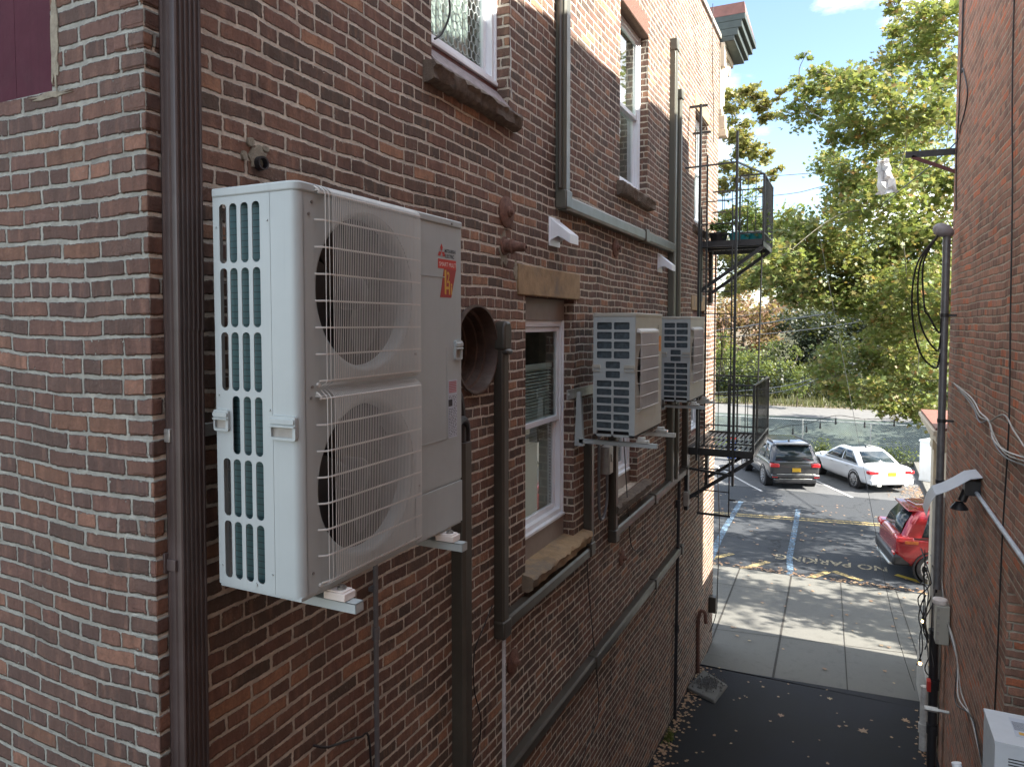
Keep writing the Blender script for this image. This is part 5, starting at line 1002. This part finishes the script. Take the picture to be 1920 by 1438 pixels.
# big plane tree over the street: visible boughs and the part of its crown that spreads behind the right building
rngx = random.Random(4)
hidden = [(rngx.uniform(4.5, 13.5), rngx.uniform(14.0, 23.5), rngx.uniform(5.2, 14), rngx.uniform(.7, 1.3)) for _ in range(46)]
tree('large plane tree with green and yellowing lobed leaves overhanging the street', (7.2, 22.5), (6.0, 23.0, 6.8), [(x, y, z, r*(1.4 if z < 10.5 else 1.12)) for x, y, z, r in SYC_A] + [(-3.3,29.5,9.6,.6),(-2.9,28.5,8.6,.65),(-3.6,30,10,.5),(-2.6,27.5,9.3,.55),(-3.2,29,7.9,.5),(-1.9,25,8.9,.6),(-2.1,26,8.1,.6),(-1.5,24.5,8.2,.7),(-2.2,26,7.3,.55),(-1.3,25,7.1,.6),(.9,25,3.6,.6),(0.2,26,3.8,.6),(1.9,25,3.3,.6)], 105, .175, 'leafA', r0=.30, seed=21, sub=.62, far=hidden, fd=31)
tree('yellowing plane tree showing between the brick building and the sky', (-8.0, 31.0), (-6.6, 31.2, 9.0), SYC_B, 130, .19, 'leafB', r0=.2, seed=22, sub=.5)
tree('tan russet autumn tree on the hill behind the fire escape', (-8.8, 64), (-8.6, 64.5, 5.0), TAN, 26, .34, 'leafTan', 'oval', r0=.2, bark='barkd', seed=23, sub=.6, twigs=False)
tree('pale olive tree highest on the far hillside', (-8, 80), (-8, 80, 11), OLIVE, 22, .42, 'leafOlive', 'oval', r0=.25, bark='barkd', seed=24, sub=.6, twigs=False)
tree('bright green bushy tree behind the lower fire escape platform', (-7.4, 57), (-7.4, 57, 1.8), BRIGHT, 34, .26, 'leafBright', 'oval', r0=.15, bark='barkd', seed=25, sub=.6, twigs=False)
tree('small yellow green sapling in front of the dark evergreens', (-3.4, 51.9), (-3.3, 51.5, 1.6), YOUNG, 60, .18, 'leafBright', 'oval', r0=.05, bark='barkd', seed=26, sub=.4, twigs=False)
tree('dark evergreen tree beyond the far road behind the sapling', (-2.6, 61), (-2.4, 61, 5.0), DARK1, 34, .32, 'leafDark', 'oval', r0=.3, bark='barkd', seed=27, sub=.5, twigs=False)
tree('dark leafy tree beyond the far road under the plane boughs', (3.4, 65), (3.4, 65, 4.0), DARK2, 34, .32, 'leafDark', 'oval', r0=.3, bark='barkd', seed=28, sub=.5, twigs=False)
rngy = random.Random(9)
tree('tall shady tree beside the fence, out past the right building', (13, 41), (12.5, 41, 6), [(rngy.uniform(7.5, 19), rngy.uniform(38, 46.5), rngy.uniform(3.5, 12), rngy.uniform(1.1, 1.8)) for _ in range(34)], 26, .32, 'leafA', 'oval', r0=.3, bark='barkd', seed=33, sub=.5, twigs=False)
tree('broad olive green tree filling the hill to the right', (9, 72), (9, 72, 7), [(rngy.uniform(0, 16), rngy.uniform(70, 78), rngy.uniform(3, 12), rngy.uniform(1.6, 2.6)) for _ in range(22)], 20, .42, 'leafOlive', 'oval', r0=.3, bark='barkd', seed=29, sub=.55, twigs=False)
tree('broad tree on the hill far to the left', (-22, 66), (-22, 66, 6), [(rngy.uniform(-30, -12), rngy.uniform(62, 70), rngy.uniform(2, 9), rngy.uniform(1.8, 2.6)) for _ in range(18)], 18, .42, 'leafBush', 'oval', r0=.3, bark='barkd', seed=30, sub=.55, twigs=False)
def scatter(name, P, size, kind, mat, seed, label=None, flat=False, kindtag='stuff', up=.5, cat=None):
    rng = np.random.default_rng(seed); me = leaves_mesh(name, np.array(P), size, kind, rng, up=up, flat=flat); me.materials.append(M[mat]); o = bpy.data.objects.new(name, me); C.objects.link(o)
    return tag(o, label, cat, kind=kindtag)
random.seed(31); P = []
for _ in range(6500):
    x = random.uniform(-16, 14); y = random.uniform(52, 57); z = (hz(x, y) if y > 53 else zg(y)); P.append((x, y, z+random.uniform(0, .3)))
scatter('grass', P, .55, 'blade', 'grass', 5, 'tall dry grass along both edges of the far road', cat='grass')
P = []
for _ in range(14000):
    x = random.uniform(-14, 14); y = random.uniform(54, 58); P.append((x, y, hz(x, y)+abs(random.gauss(0, .8))))
scatter('undergrowth', P, .26, 'oval', 'leafDark', 6, 'dark undergrowth at the foot of the far hillside', cat='undergrowth')
# weeds along the fence
for i, (x, w_, l) in enumerate(((-1.2, .5, 'pale green weeds at the fence between the two cars'), (1.9, .95, 'pale green bushy weeds at the fence behind the white sedan'), (-6.3, .9, 'pale green weeds at the fence far left'))):
    rng = np.random.default_rng(40+i); P = rng.normal(size=(900, 3))*[w_*.5, .12, .28]+[x, 37.0, -.15]; P = P[P[:,2] > -.5]
    me = leaves_mesh('weeds', P-np.array((x, 37.0, -.45)), .11, 'oval', rng); me.materials.append(M['leafBright']); o = bpy.data.objects.new('weeds', me); C.objects.link(o); o.location = (x, 37.0, -.45); tag(o, l, 'weeds', 'weeds along the chain link fence')
# fallen leaves
random.seed(33); P = []
def lf(x, y): P.append((x, y, zg(y)+.012+random.random()*.008))
for _ in range(520): lf(-2.08+abs(random.gauss(0, .10)), random.uniform(6.2, 11.3))
for _ in range(160): lf(1.02-abs(random.gauss(0, .09)), random.uniform(7.5, 11.3))
for _ in range(90): lf(random.uniform(-2, 1), random.uniform(6.5, 11.4))
for _ in range(210): lf(random.uniform(-3.4, 2), 17.70+abs(random.gauss(0, .16)))
for _ in range(240): lf(random.uniform(-5, 3), random.uniform(12, 27))
for _ in range(240): lf(2.5-abs(random.gauss(0, .5)), random.uniform(29.3, 32))
for i, (n0, n1, s) in enumerate(((0, 770, .045), (770, 1460, .08))): scatter('fallen_leaves', P[n0:n1], s, 'star', 'litter', 50+i, ['small dry leaves scattered over the alley floor', 'dry leaves strewn on the sidewalk and street'][i], flat=True, up=2, cat='leaves')
scatter('fallen_leaves', [(-.79, 10.22, zg(10.22)+.012), (.22, 10.3, zg(10.3)+.012), (-.2, 11.1, zg(11.1)+.01), (.75, 10.9, zg(10.9)+.01)], .13, 'star', 'litter', 77, 'few larger pale leaves lying on the black alley asphalt', flat=True, up=3, cat='leaves')
scatter('weeds', [(-2.02+random.gauss(0, .03), 8.85+random.gauss(0, .08), zg(8.85)+.03) for _ in range(90)], .12, 'blade', 'leafBright', 60, 'small green weed growing at the foot of the left wall', kindtag=None, cat='weeds')
scatter('weeds', [(.98+random.gauss(0, .02), 8.6+random.gauss(0, .25), zg(8.6)+.03) for _ in range(120)], .09, 'blade', 'leafBush', 61, 'thin green weed at the foot of the right wall', kindtag=None, cat='weeds')
mb = MB(); mb.add([(-2.10,10.35,zg(10.35)),(-1.66,10.12,zg(10.1)),(-1.58,10.78,zg(10.8)),(-2.0,11.1,zg(11.1)),(-2.10,10.35,zg(10.35)+.06),(-1.68,10.14,zg(10.1)+.05),(-1.6,10.76,zg(10.8)+.05),(-2.0,11.08,zg(11.1)+.06)], [(3,2,1,0),(4,5,6,7),(0,1,5,4),(1,2,6,5),(2,3,7,6),(3,0,4,7)])
tag(mb.build('splash_block', M['concrete'], bevel=.012), 'broken concrete splash block at the foot of the left wall', 'concrete block')
mb = MB(); random.seed(8)
for _ in range(240):
    x, y = -1.86+random.gauss(0, .09), 10.62+random.gauss(0, .13); s = random.uniform(.012, .028); z = zg(y)+.065+random.random()*.03; a = random.random()*6
    mb.add([(x+s*math.cos(a+k*2.1)*random.uniform(.7, 1.2), y+s*math.sin(a+k*2.1), z-s*.5) for k in range(3)]+[(x, y, z+s*.8)], [(0,1,2),(0,1,3),(1,2,3),(2,0,3)])
tag(mb.build('gravel', M['roadfar'], smooth=0), 'grey gravel heaped on the broken splash block', 'gravel', kind='stuff')

# ---------------- chain link fence ----------------
F = thing('chain_link_fence', 'galvanised chain link fence behind the parked cars', 'fence', (0, 37.3, -.5)); fx0, fx1, fz0, fz1 = -9.2, 7.2, -.45, 1.34
mb = MB(); pitch = .105; hgt = fz1-fz0; s = fx0-hgt
while s < fx1:
    for sg in (1, -1):
        a, b = (s, s+hgt) if sg == 1 else (s+hgt, s); za, zb = fz0, fz1
        p, q = [a, za], [b, zb]
        def clip(p, q):
            if p[0] < fx0: t = (fx0-p[0])/(q[0]-p[0]); p = [fx0, p[1]+(q[1]-p[1])*t]
            if p[0] > fx1: t = (fx1-p[0])/(q[0]-p[0]); p = [fx1, p[1]+(q[1]-p[1])*t]
            return p
        if max(a, b) > fx0 and min(a, b) < fx1:
            p, q = clip(p, q), clip(q, p); mb.bar((p[0], 37.3+.004*sg, p[1]), (q[0], 37.3+.004*sg, q[1]), .010, .006, (0, 1, 0))
    s += pitch
mb.build('chain_link_mesh', M['fencewire'], F, smooth=0, recalc=False)
for x in (-8.1, -5.1, -2.13, .84, 3.8, 6.8): mb = MB(); mb.cyl((x, 37.34, -.6), (x, 37.34, fz1+.03), .035, n=10); mb.build('post', M['steel'], F)
mb = MB(); mb.cyl((fx0, 37.34, fz1), (fx1, 37.34, fz1), .022, n=8); mb.build('top_rail', M['steel'], F)
# utility cabinet
CB = thing('utility_cabinet', 'white metal utility cabinet on the raised pavement behind the white sedan', 'utility cabinet', (2.95, 32.9, -.265), R(56))
mb = MB(); mb.box(-.45, .45, -.25, .25, 0, .12); mb.mat(0); mb.box(-.44, .44, -.24, .24, .12, 1.58); mb.box(-.47, .47, -.27, .27, 1.58, 1.64); mb.build('housing', M['white'], CB, bevel=.012, local=True)
mb = MB(); mb.box(-.40, .40, -.252, -.24, .18, 1.52); mb.box(.30, .33, -.29, -.25, .75, .95); mb.build('door', M['white'], CB, bevel=.005, local=True)
NB = thing('newspaper_box', 'small blue and red street box behind the lower fire escape platform', 'street box', (-5.05, 34.6, -.42))
mb = MB(); mb.box(-5.25, -4.85, 34.4, 34.8, -.3, .55); mb.build('housing', pbr('street_box_blue', (.03,.09,.38), .4), NB, bevel=.02); mb = MB(); mb.box(-5.27, -4.83, 34.38, 34.82, .55, .85); mb.build('top', M['red'], NB, bevel=.05); mb = MB(); mb.box(-5.2, -4.9, 34.39, 34.4, .2, .45); mb.build('window', M['white'], NB); mb = MB(); mb.box(-5.2,-4.9,34.45,34.75,-.44,-.3); mb.build('foot', M['iron'], NB)

# ---------------- cars ----------------
def catm(ax, ay, t): return ax+(ay-ax)*t
def make_car(label, name, loc, rz, paint, L, Wd, H, st, gh, wb, wr, style, cat='car', clad=False):
    T = thing(name, label, cat, loc, rz); pm = pbr(name+'_paint', paint, .22, metal=.35 if paint[0] < .5 and paint[1] < .2 else 0, var=.0, **{'Coat__Weight': 1.0, 'Coat__Roughness': .04})
    hw = Wd/2; mb = MB(); rings = []
    for (x, w_, zb, zs, zt) in st:
        w_ *= hw; rings.append([(x,0,zb),(x,w_*.80,zb),(x,w_*.965,zb+.07),(x,w_*1.0,zb+(zs-zb)*.45),(x,w_*.985,zs-.07),(x,w_*.94,zs),(x,w_*.62,zt-.01),(x,0,zt)])
    full = [r + [(x, -y, z) for x, y, z in r[1:-1][::-1]] for r in rings]; k = len(full[0]); vs = [p for r in full for p in r]
    fs = [(i*k+j, i*k+(j+1) % k, (i+1)*k+(j+1) % k, (i+1)*k+j) for i in range(len(full)-1) for j in range(k)] + [list(range(k)), [(len(full)-1)*k+j for j in range(k)]]
    mb.add(vs, fs); o = mb.build('body', pm, T, smooth=60, local=True); sb = o.modifiers.new('sub', 'SUBSURF'); sb.levels = sb.render_levels = 2
    # greenhouse
    xrb, xfb, zb, wb_, xrt, xft, zt, wt = gh; wb_ *= hw; wt *= hw
    B = [(xrb, 1), (xrb+.06, 1), (xfb, 1)]; n = 10; vs = []
    def ring(xr, xf, w_, z, c, bow):
        pts = [(xr, w_*.86), (xr+c, w_), (xf-c*2.2, w_), (xf, w_*.80)]; pts = pts + [(x, -y) for x, y in pts[::-1]]
        return [(x, y, z) for x, y in pts]
    r1 = ring(xrb, xfb, wb_, zb, .10, 0); r2 = ring(catm(xrb, xrt, .5)-.01, catm(xfb, xft, .5)+.02, catm(wb_, wt, .45), catm(zb, zt, .5), .10, 0); r3 = ring(xrt, xft, wt, zt-.05, .12, 0); r4 = ring(xrt+.10, xft-.18, wt*.90, zt, .14, 0)
    vs = r1+r2+r3+r4; fs = [(i*8+j, i*8+(j+1) % 8, (i+1)*8+(j+1) % 8, (i+1)*8+j) for i in range(3) for j in range(8)] + [list(range(24, 32))]
    mb = MB(); mb.add(vs, fs); mb.build('roof', pm, T, bevel=.02, smooth=50, local=True, seg=3)
    def side(xa, z01a, xb, z01b, sgn, e=.006):
        pass
    def pt(u, v, sgn, e=.008):   # on the side plane: u 0..1 rear to front, v 0..1 belt to roof
        xr = catm(xrb, xrt, v)+.12; xf = catm(xfb, xft, v)-.22; w_ = catm(wb_, wt, v if v < .5 else v)
        w2 = catm(catm(wb_, wt, .45*v/.5), wt, 0) if v <= .5 else catm(catm(wb_, wt, .45), wt, (v-.5)/.5)
        return (catm(xr, xf, u), sgn*(w2+e), catm(zb, zt-.05, v))
    for sgn in (1, -1):
        for a, b in style['side']:
            mb = MB(); rows = [[pt(catm(a, b, i/4), v, sgn) for i in range(5)] for v in (.10, .5, .93)]
            mb.add([p for r in rows for p in r], [(i*5+j, i*5+j+1, (i+1)*5+j+1, (i+1)*5+j) for i in range(2) for j in range(4)]); g_ = mb.build('side_window', M['carglass'], T, local=True, recalc=False)
            sl = g_.modifiers.new('s', 'SOLIDIFY'); sl.thickness = .008; sl.offset = 0
        mb = MB(); mb.bar(pt(.02, .05, sgn, .012), pt(.98, .05, sgn, .012), .012, .02); mb.build('window_trim', M['steel'] if style.get('chrome') else M['blackplastic'], T, local=True)
    def rp_(u, v, e): xr = catm(xrb, xrt, v); w_ = catm(wb_, wt, v)*.86; return (xr-e, u*w_, catm(zb, zt-.05, v))
    mb = MB(); e = .012; mb.add([rp_(-.93,.10,e), rp_(.93,.10,e), rp_(.93,.5,e+.05), rp_(-.93,.5,e+.05), rp_(.90,.92,e), rp_(-.90,.92,e)], [(0,1,2,3),(3,2,4,5)]); g_ = mb.build('rear_window', M['carglass'], T, local=True, recalc=False); sl = g_.modifiers.new('s', 'SOLIDIFY'); sl.thickness = .01; sl.offset = 0
    def fp_(u, v, e): xf = catm(xfb, xft, v); w_ = catm(wb_, wt, v)*.80; return (xf+e, u*w_, catm(zb, zt-.05, v))
    mb = MB(); mb.add([fp_(-.98,.08,.014), fp_(.98,.08,.014), fp_(.98,.5,.06), fp_(-.98,.5,.06), fp_(.95,.94,.014), fp_(-.95,.94,.014)], [(0,1,2,3),(3,2,4,5)]); g_ = mb.build('windscreen', M['carglass'], T, local=True, recalc=False); sl = g_.modifiers.new('s', 'SOLIDIFY'); sl.thickness = .01; sl.offset = 0
    # wheels
    for xw in (-wb/2+style.get('wx', 0), wb/2+style.get('wx', 0)):
        for sgn in (1, -1):
            yo = sgn*(hw-.005)
            f = lambda u, v, h, xw=xw, yo=yo, sgn=sgn: (xw+u, yo+sgn*h, wr+v)
            mb = MB(); mb.lathe([(wr+.065,-.05),(wr+.065,.004),(wr+.03,.010),(wr+.03,-.3),(.01,-.3)], f, 36); mb.build('wheel_arch', M['blackplastic'] if clad else M['dark'], T, local=True)
            mb = MB(); ri = wr*style.get('rim', .68); mb.lathe([(ri,-.22),(wr-.02,-.22),(wr,-.18),(wr,-.01),(wr-.015,.012),(ri+.02,.016),(ri,.008)], f, 36); w_o = mb.build('tyre', M['blackplastic'], T, local=True, smooth=40)
            mb = MB(); mb.lathe([(ri+.004,-.12),(ri+.004,.010),(ri-.02,.012),(ri-.028,-.03)], f, 36); mb.lathe([(.06,.006),(.04,.012),(.001,.014)], f, 16); ns = style.get('spokes', 5)
            for i in range(ns):
                a = 2*math.pi*i/ns
                for da in ((-.16, .16) if ns <= 6 else (0,)):
                    p0 = f(.04*math.cos(a), .04*math.sin(a), .004); p1 = f((ri-.015)*math.cos(a+da), (ri-.015)*math.sin(a+da), .002); mb.bar(p0, p1, .035 if ns <= 6 else .03, .02, (0, 1, 0))
            mb.build('rim', M['rim'] if 'rim' in M else M.setdefault('rim', pbr('alloy_rim', (.62,.62,.63), .25, metal=.8, var=.03)), w_o, local=True, smooth=40)
            mb = MB(); mb.lathe([(ri-.02,-.06),(.001,-.062)], f, 24); mb.build('brake_shadow', M['dark'], w_o, local=True)
    return T, pm
def bits(T, name, boxes, mat, bevel=.01):
    for bx_ in boxes: mb = MB(); mb.box(*bx_); mb.build(name, mat, T, bevel=bevel, local=True)
def place(rearleft, ang, wb, tw, side=1):
    c, s = math.cos(R(ang)), math.sin(R(ang)); lx, ly = -wb/2, side*tw
    return (rearleft[0]-(lx*c-ly*s), rearleft[1]-(lx*s+ly*c))
M['lens'] = pbr('tail_light_red', (.55,.015,.02), .15, var=.0, **{'Coat__Weight': 1.0}); M['plate'] = pbr('yellow_number_plate', (.72,.42,.03), .4, var=.03); M['amber'] = pbr('amber_lens', (.5,.12,.02), .2)
# grey SUV
x, y = place((-3.04, 29.75), 111.7, 2.92, .86); 
T, pm = make_car('dark grey suv parked tail out behind the fire escape', 'parked_car', (x, y, -.39), R(111.7), (.055,.055,.058), 4.82, 1.94, 1.76,
    [(-2.38,.80,.50,.80,.84),(-2.36,.93,.42,.98,1.03),(-2.28,.985,.36,1.06,1.12),(-1.9,1,.32,1.10,1.18),(-.6,1,.30,1.08,1.16),(.8,1,.30,1.06,1.14),(1.4,.985,.32,1.03,1.13),(2.1,.95,.34,.95,1.06),(2.34,.85,.40,.82,.9),(2.40,.72,.46,.72,.76)],
    (-2.30,1.05,1.06,.955,-2.02,.30,1.76,.76), 2.92, .385, dict(side=((.0,.20),(.225,.56),(.58,.97)), spokes=10, rim=.70, chrome=True))
bits(T, 'tail_light', [(-2.42,-2.20,.60,.93,.88,1.03),(-2.42,-2.20,-.93,-.60,.88,1.03)], M['lens'], .03)
bits(T, 'number_plate', [(-2.425,-2.40,-.20,.12,.72,.86)], M['plate'], .003); bits(T, 'bumper', [(-2.47,-2.2,-.90,.90,.50,.62),(-2.44,-2.2,-.80,.80,.33,.47)], pm, .04)
bits(T, 'chrome_strip', [(-2.48,-2.46,-.72,.72,.625,.645),(-2.45,-2.43,-.62,.62,.44,.46)], M['steel'], .004); bits(T, 'lower_valance', [(-2.42,-2.0,-.75,.75,.28,.36)], M['blackplastic'], .02)
bits(T, 'reflector', [(-2.465,-2.44,.68,.88,.50,.56),(-2.465,-2.44,-.88,-.68,.50,.56)], M['lens'], .006); bits(T, 'spoiler', [(-2.16,-1.80,-.66,.66,1.70,1.745)], pm, .02)
bits(T, 'roof_rail', [(-1.75,.2,.66,.70,1.77,1.80),(-1.75,.2,-.70,-.66,1.77,1.80)], M['blackplastic'], .01); bits(T, 'antenna_fin', [(-1.6,-1.45,-.02,.02,1.76,1.84)], M['blackplastic'], .01); bits(T, 'sunroof', [(-1.1,-.1,-.5,.5,1.757,1.766)], M['carglass'], .002)
bits(T, 'door_mirror', [(.75,.90,.98,1.16,1.10,1.25),(.75,.90,-1.16,-.98,1.10,1.25)], pm, .03); bits(T, 'door_handle', [(-1.05,-.85,.965,.99,.92,.95),(-.05,.15,.965,.99,.92,.95)], M['steel'], .005)
# white sedan
x, y = place((.22, 30.70), 121, 2.775, .80)
T, pm = make_car('white sedan parked tail out beside the dark grey suv', 'parked_car', (x, y, -.39), R(121), (.72,.74,.76), 4.87, 1.82, 1.45,
    [(-2.42,.78,.42,.78,.86),(-2.40,.92,.34,.90,1.00),(-2.28,.975,.28,.95,1.06),(-1.8,1,.25,.95,1.06),(-1.2,1,.22,.93,1.0),(0,1,.20,.90,.98),(.9,1,.22,.88,.98),(1.5,.98,.24,.84,.95),(2.1,.93,.28,.74,.84),(2.36,.82,.34,.62,.68),(2.44,.65,.40,.54,.57)],
    (-1.72,1.10,.93,.93,-.98,.30,1.45,.70), 2.775, .335, dict(side=((.02,.46),(.49,.97)), spokes=10, rim=.72, chrome=True))
bits(T, 'tail_light', [(-2.43,-2.18,.52,.90,.72,.85),(-2.43,-2.18,-.90,-.52,.72,.85)], M['lens'], .03)
bits(T, 'number_plate', [(-2.435,-2.41,-.17,.15,.66,.80)], M['plate'], .003); bits(T, 'bumper', [(-2.47,-2.1,-.86,.86,.32,.55)], pm, .06)
bits(T, 'exhaust', [(-2.48,-2.3,.45,.62,.26,.33),(-2.48,-2.3,-.62,-.45,.26,.33)], M['steel'], .02); bits(T, 'door_handle', [(-.95,-.75,.905,.93,.78,.81),(.15,.35,.905,.93,.78,.81)], M['steel'], .005)
bits(T, 'door_mirror', [(.75,.90,.90,1.08,.92,1.04),(.75,.90,-1.08,-.90,.92,1.04)], pm, .03); bits(T, 'antenna_fin', [(-.75,-.65,-.02,.02,1.44,1.52)], M['blackplastic'], .008); bits(T, 'sunroof', [(-.45,.1,-.42,.42,1.448,1.456)], M['carglass'], .002)
# red crossover
x, y = place((1.72, 18.60), 11, 2.62, .79, -1)
T, pm = make_car('red crossover on the street, only its tail showing past the right building', 'parked_car', (x, y, .08), R(11), (.34,.015,.02), 4.35, 1.82, 1.64,
    [(-2.06,.74,.50,.86,.92),(-2.05,.90,.42,1.0,1.04),(-1.95,.975,.34,1.04,1.10),(-1.6,1,.30,1.02,1.10),(-.5,1,.27,.98,1.06),(.8,1,.27,.97,1.06),(1.4,.98,.28,.95,1.05),(1.9,.93,.32,.86,.96),(2.14,.80,.38,.74,.80),(2.2,.65,.44,.64,.67)],
    (-1.95,1.10,1.0,.945,-1.62,.35,1.64,.72), 2.62, .345, dict(side=((.10,.24),(.27,.58),(.60,.97)), spokes=5, rim=.72), clad=True)
bits(T, 'tail_light', [(-2.07,-1.70,-.925,-.55,.92,1.06),(-2.07,-1.70,.55,.925,.92,1.06)], M['lens'], .04); bits(T, 'tail_light_trim', [(-1.9,-1.62,-.93,-.90,.90,.98)], M['amber'], .015)
bits(T, 'bumper', [(-2.13,-1.75,-.86,.86,.36,.62)], M['blackplastic'], .06); bits(T, 'skid_plate', [(-2.15,-1.9,-.6,.6,.30,.37)], M['steel'], .02); bits(T, 'reflector', [(-2.12,-2.08,-.84,-.66,.62,.67)], M['lens'], .006)
bits(T, 'spoiler', [(-1.76,-1.50,-.60,.60,1.575,1.615)], pm, .018); bits(T, 'sill_cladding', [(-1.0,1.0,-.925,-.85,.24,.36)], M['blackplastic'], .02); bits(T, 'roof_rail', [(-1.2,.2,-.62,-.58,1.65,1.68),(-1.2,.2,.58,.62,1.65,1.68)], M['blackplastic'], .01); bits(T, 'antenna_fin', [(-1.1,-.98,-.02,.02,1.64,1.70)], M['blackplastic'], .01)

# ---------------- potted plants on the fire escape ----------------
def pot(x, y, z, r, h, mat, label, nl, spread, hgt, seed, band=None):
    t = thing('potted_plant', label, 'potted plant', (x, y, z), group='potted plants on the upper platform'); f = lambda u, v, q: (x+u, y+v, z+q)
    mb = MB(); mb.lathe([(.001,0),(r*.8,0),(r,h-.03),(r+.012,h-.03),(r+.012,h),(r-.01,h),(r-.02,h-.04),(.001,h-.04)], f, 24)
    if band: mb.mat(1); mb.lathe([(r*.82+.003,.02),(r*.97+.003,h*.8)], f, 24)
    mb.build('pot', [mat] + ([band] if band else []), t); rng = np.random.default_rng(seed)
    c = rng.normal(size=(7, 3))*[spread*.6, spread*.6, hgt*.25]+[0, 0, h+hgt*.45]; P = c[rng.integers(0, 7, nl)]+rng.normal(size=(nl, 3))*[spread*.35, spread*.35, hgt*.18]; me = leaves_mesh('foliage', P, .06, 'oval', rng); me.materials.append(M['pot']); o = bpy.data.objects.new('foliage', me); C.objects.link(o); o.parent = t
    mb = MB()
    for q in c: mb.tube([(x, y, z+h-.04), (x+q[0]*.5, y+q[1]*.5, z+(h+q[2])*.5+.1), (x+q[0], y+q[1], z+q[2])], .005, 5, 3)
    mb.build('stem', M['barkd'], t)
M['teal'] = pbr('teal_plastic', (.02,.28,.32), .35)
pot(-1.87, 11.15, 7.205, .13, .17, M['blackplastic'], 'black pot with trailing green plant nearest the wall on the upper platform', 260, .16, .22, 71)
pot(-1.58, 11.25, 7.205, .15, .16, M['teal'], 'teal pot of green leaves in the middle of the upper platform', 420, .17, .42, 72)
pot(-1.37, 11.45, 7.205, .16, .20, M['white'], 'white and blue pot with tall green plant at the outer end of the upper platform', 700, .19, .72, 73, M['teal'])
# plastic sheet caught in the tree
mb = MB(); random.seed(12); n = 9; vs = []
for j in range(n):
    for i in range(6): vs.append((.60+(i-2.5)*.09*(1-j*.04)+random.gauss(0, .03)+(n-j)*.012, 20.8+random.gauss(0, .05)+.08*math.sin(i*1.7+j), 9.35+j*.11+random.gauss(0, .03)))
mb.add(vs, [(j*6+i, j*6+i+1, (j+1)*6+i+1, (j+1)*6+i) for j in range(n-1) for i in range(5)]); tag(mb.build('plastic_bag', pbr('tattered_plastic', (.62,.60,.58), .4), smooth=60, recalc=False), 'tattered white plastic bag caught in the plane tree', 'plastic bag')
# ---------------- overhead wires and string lights ----------------
wl = [('overhead wire sloping up from the fire escape, thickest', [(-14,46,4.9),(-7.02,41.02,5.64),(-3.16,38.46,6.21),(.42,35.76,6.79),(9,30,8.6)], .03),
      ('overhead wire just below the thickest one', [(-14,46,4.5),(-6.88,41.07,5.22),(-.91,37.3,5.9),(3.77,32.94,7.01),(9,28,8.4)], .02),
      ('overhead wire rising through the dark evergreens', [(-14,47,1.0),(-4.04,40.07,2.58),(-.63,36.23,3.97),(3.52,30.55,6.15),(8,24,8.5)], .022),
      ('lowest overhead wire rising through the dark evergreens', [(-14,47,.7),(-4.03,40.06,2.3),(-.4,36.33,3.97),(4,31,5.9),(8,25,7.8)], .018),
      ('overhead wire crossing the sky highest, over the platform', [(-12,29,12.2),(-5.39,31.03,12.13),(-1.69,31.69,12.14),(3.66,33.16,12.46),(9,34,12.9)], .016),
      ('overhead wire crossing the sky lower, over the platform', [(-12,31,11.3),(-3.35,31.97,11.39),(-.89,32.05,11.67),(3.67,33.15,12.25),(9,34,12.9)], .016),
      ('overhead wire over the red brown hillside', [(-14,46,6.4),(-6.9,41,6.3),(-3,38.5,6.9),(1,35,7.6),(9,30,9.2)], .012)]
for l, p, r in wl: wire('overhead_wire', l, 'wire', p, r, 'greymetal', 6, 'overhead wires across the street')
SL = thing('string_lights', 'string of unlit bulbs strung over the street from the fire escape', 'string lights', (-1.19, 11.9, 4.2)); sp = [(-1.19, 11.9, 4.22), (-2.35, 20.5, 2.9), (-1.87, 23.36, 2.84), (-1.24, 23.67, 2.93), (-.43, 24.07, 3.18), (.4, 24.44, 3.08), (1.4, 24.9, 3.15), (3.2, 25.5, 3.6)]
mb = MB(); mb.tube(sp, .009, 5, 6); mb.build('cable', M['cable'], SL, smooth=60)
for x, y, z in ((-2.25,21.6,2.85), (-1.62,23.48,2.88), (-1.24,23.67,2.93), (-.86,23.85,3.05), (-.43,24.07,3.18), (.38,24.44,3.08), (1.2,24.8,3.12)):
    mb = MB(); mb.cyl((x,y,z), (x,y,z-.10), .006, n=5); mb.cyl((x,y,z-.10), (x,y,z-.19), .022, n=8); mb.lathe([(.02,0),(.035,-.04),(.03,-.075),(.002,-.09)], lambda u, v, h: (x+u, y+v, z-.19+h), 8); mb.build('bulb', M['blackplastic'], SL)
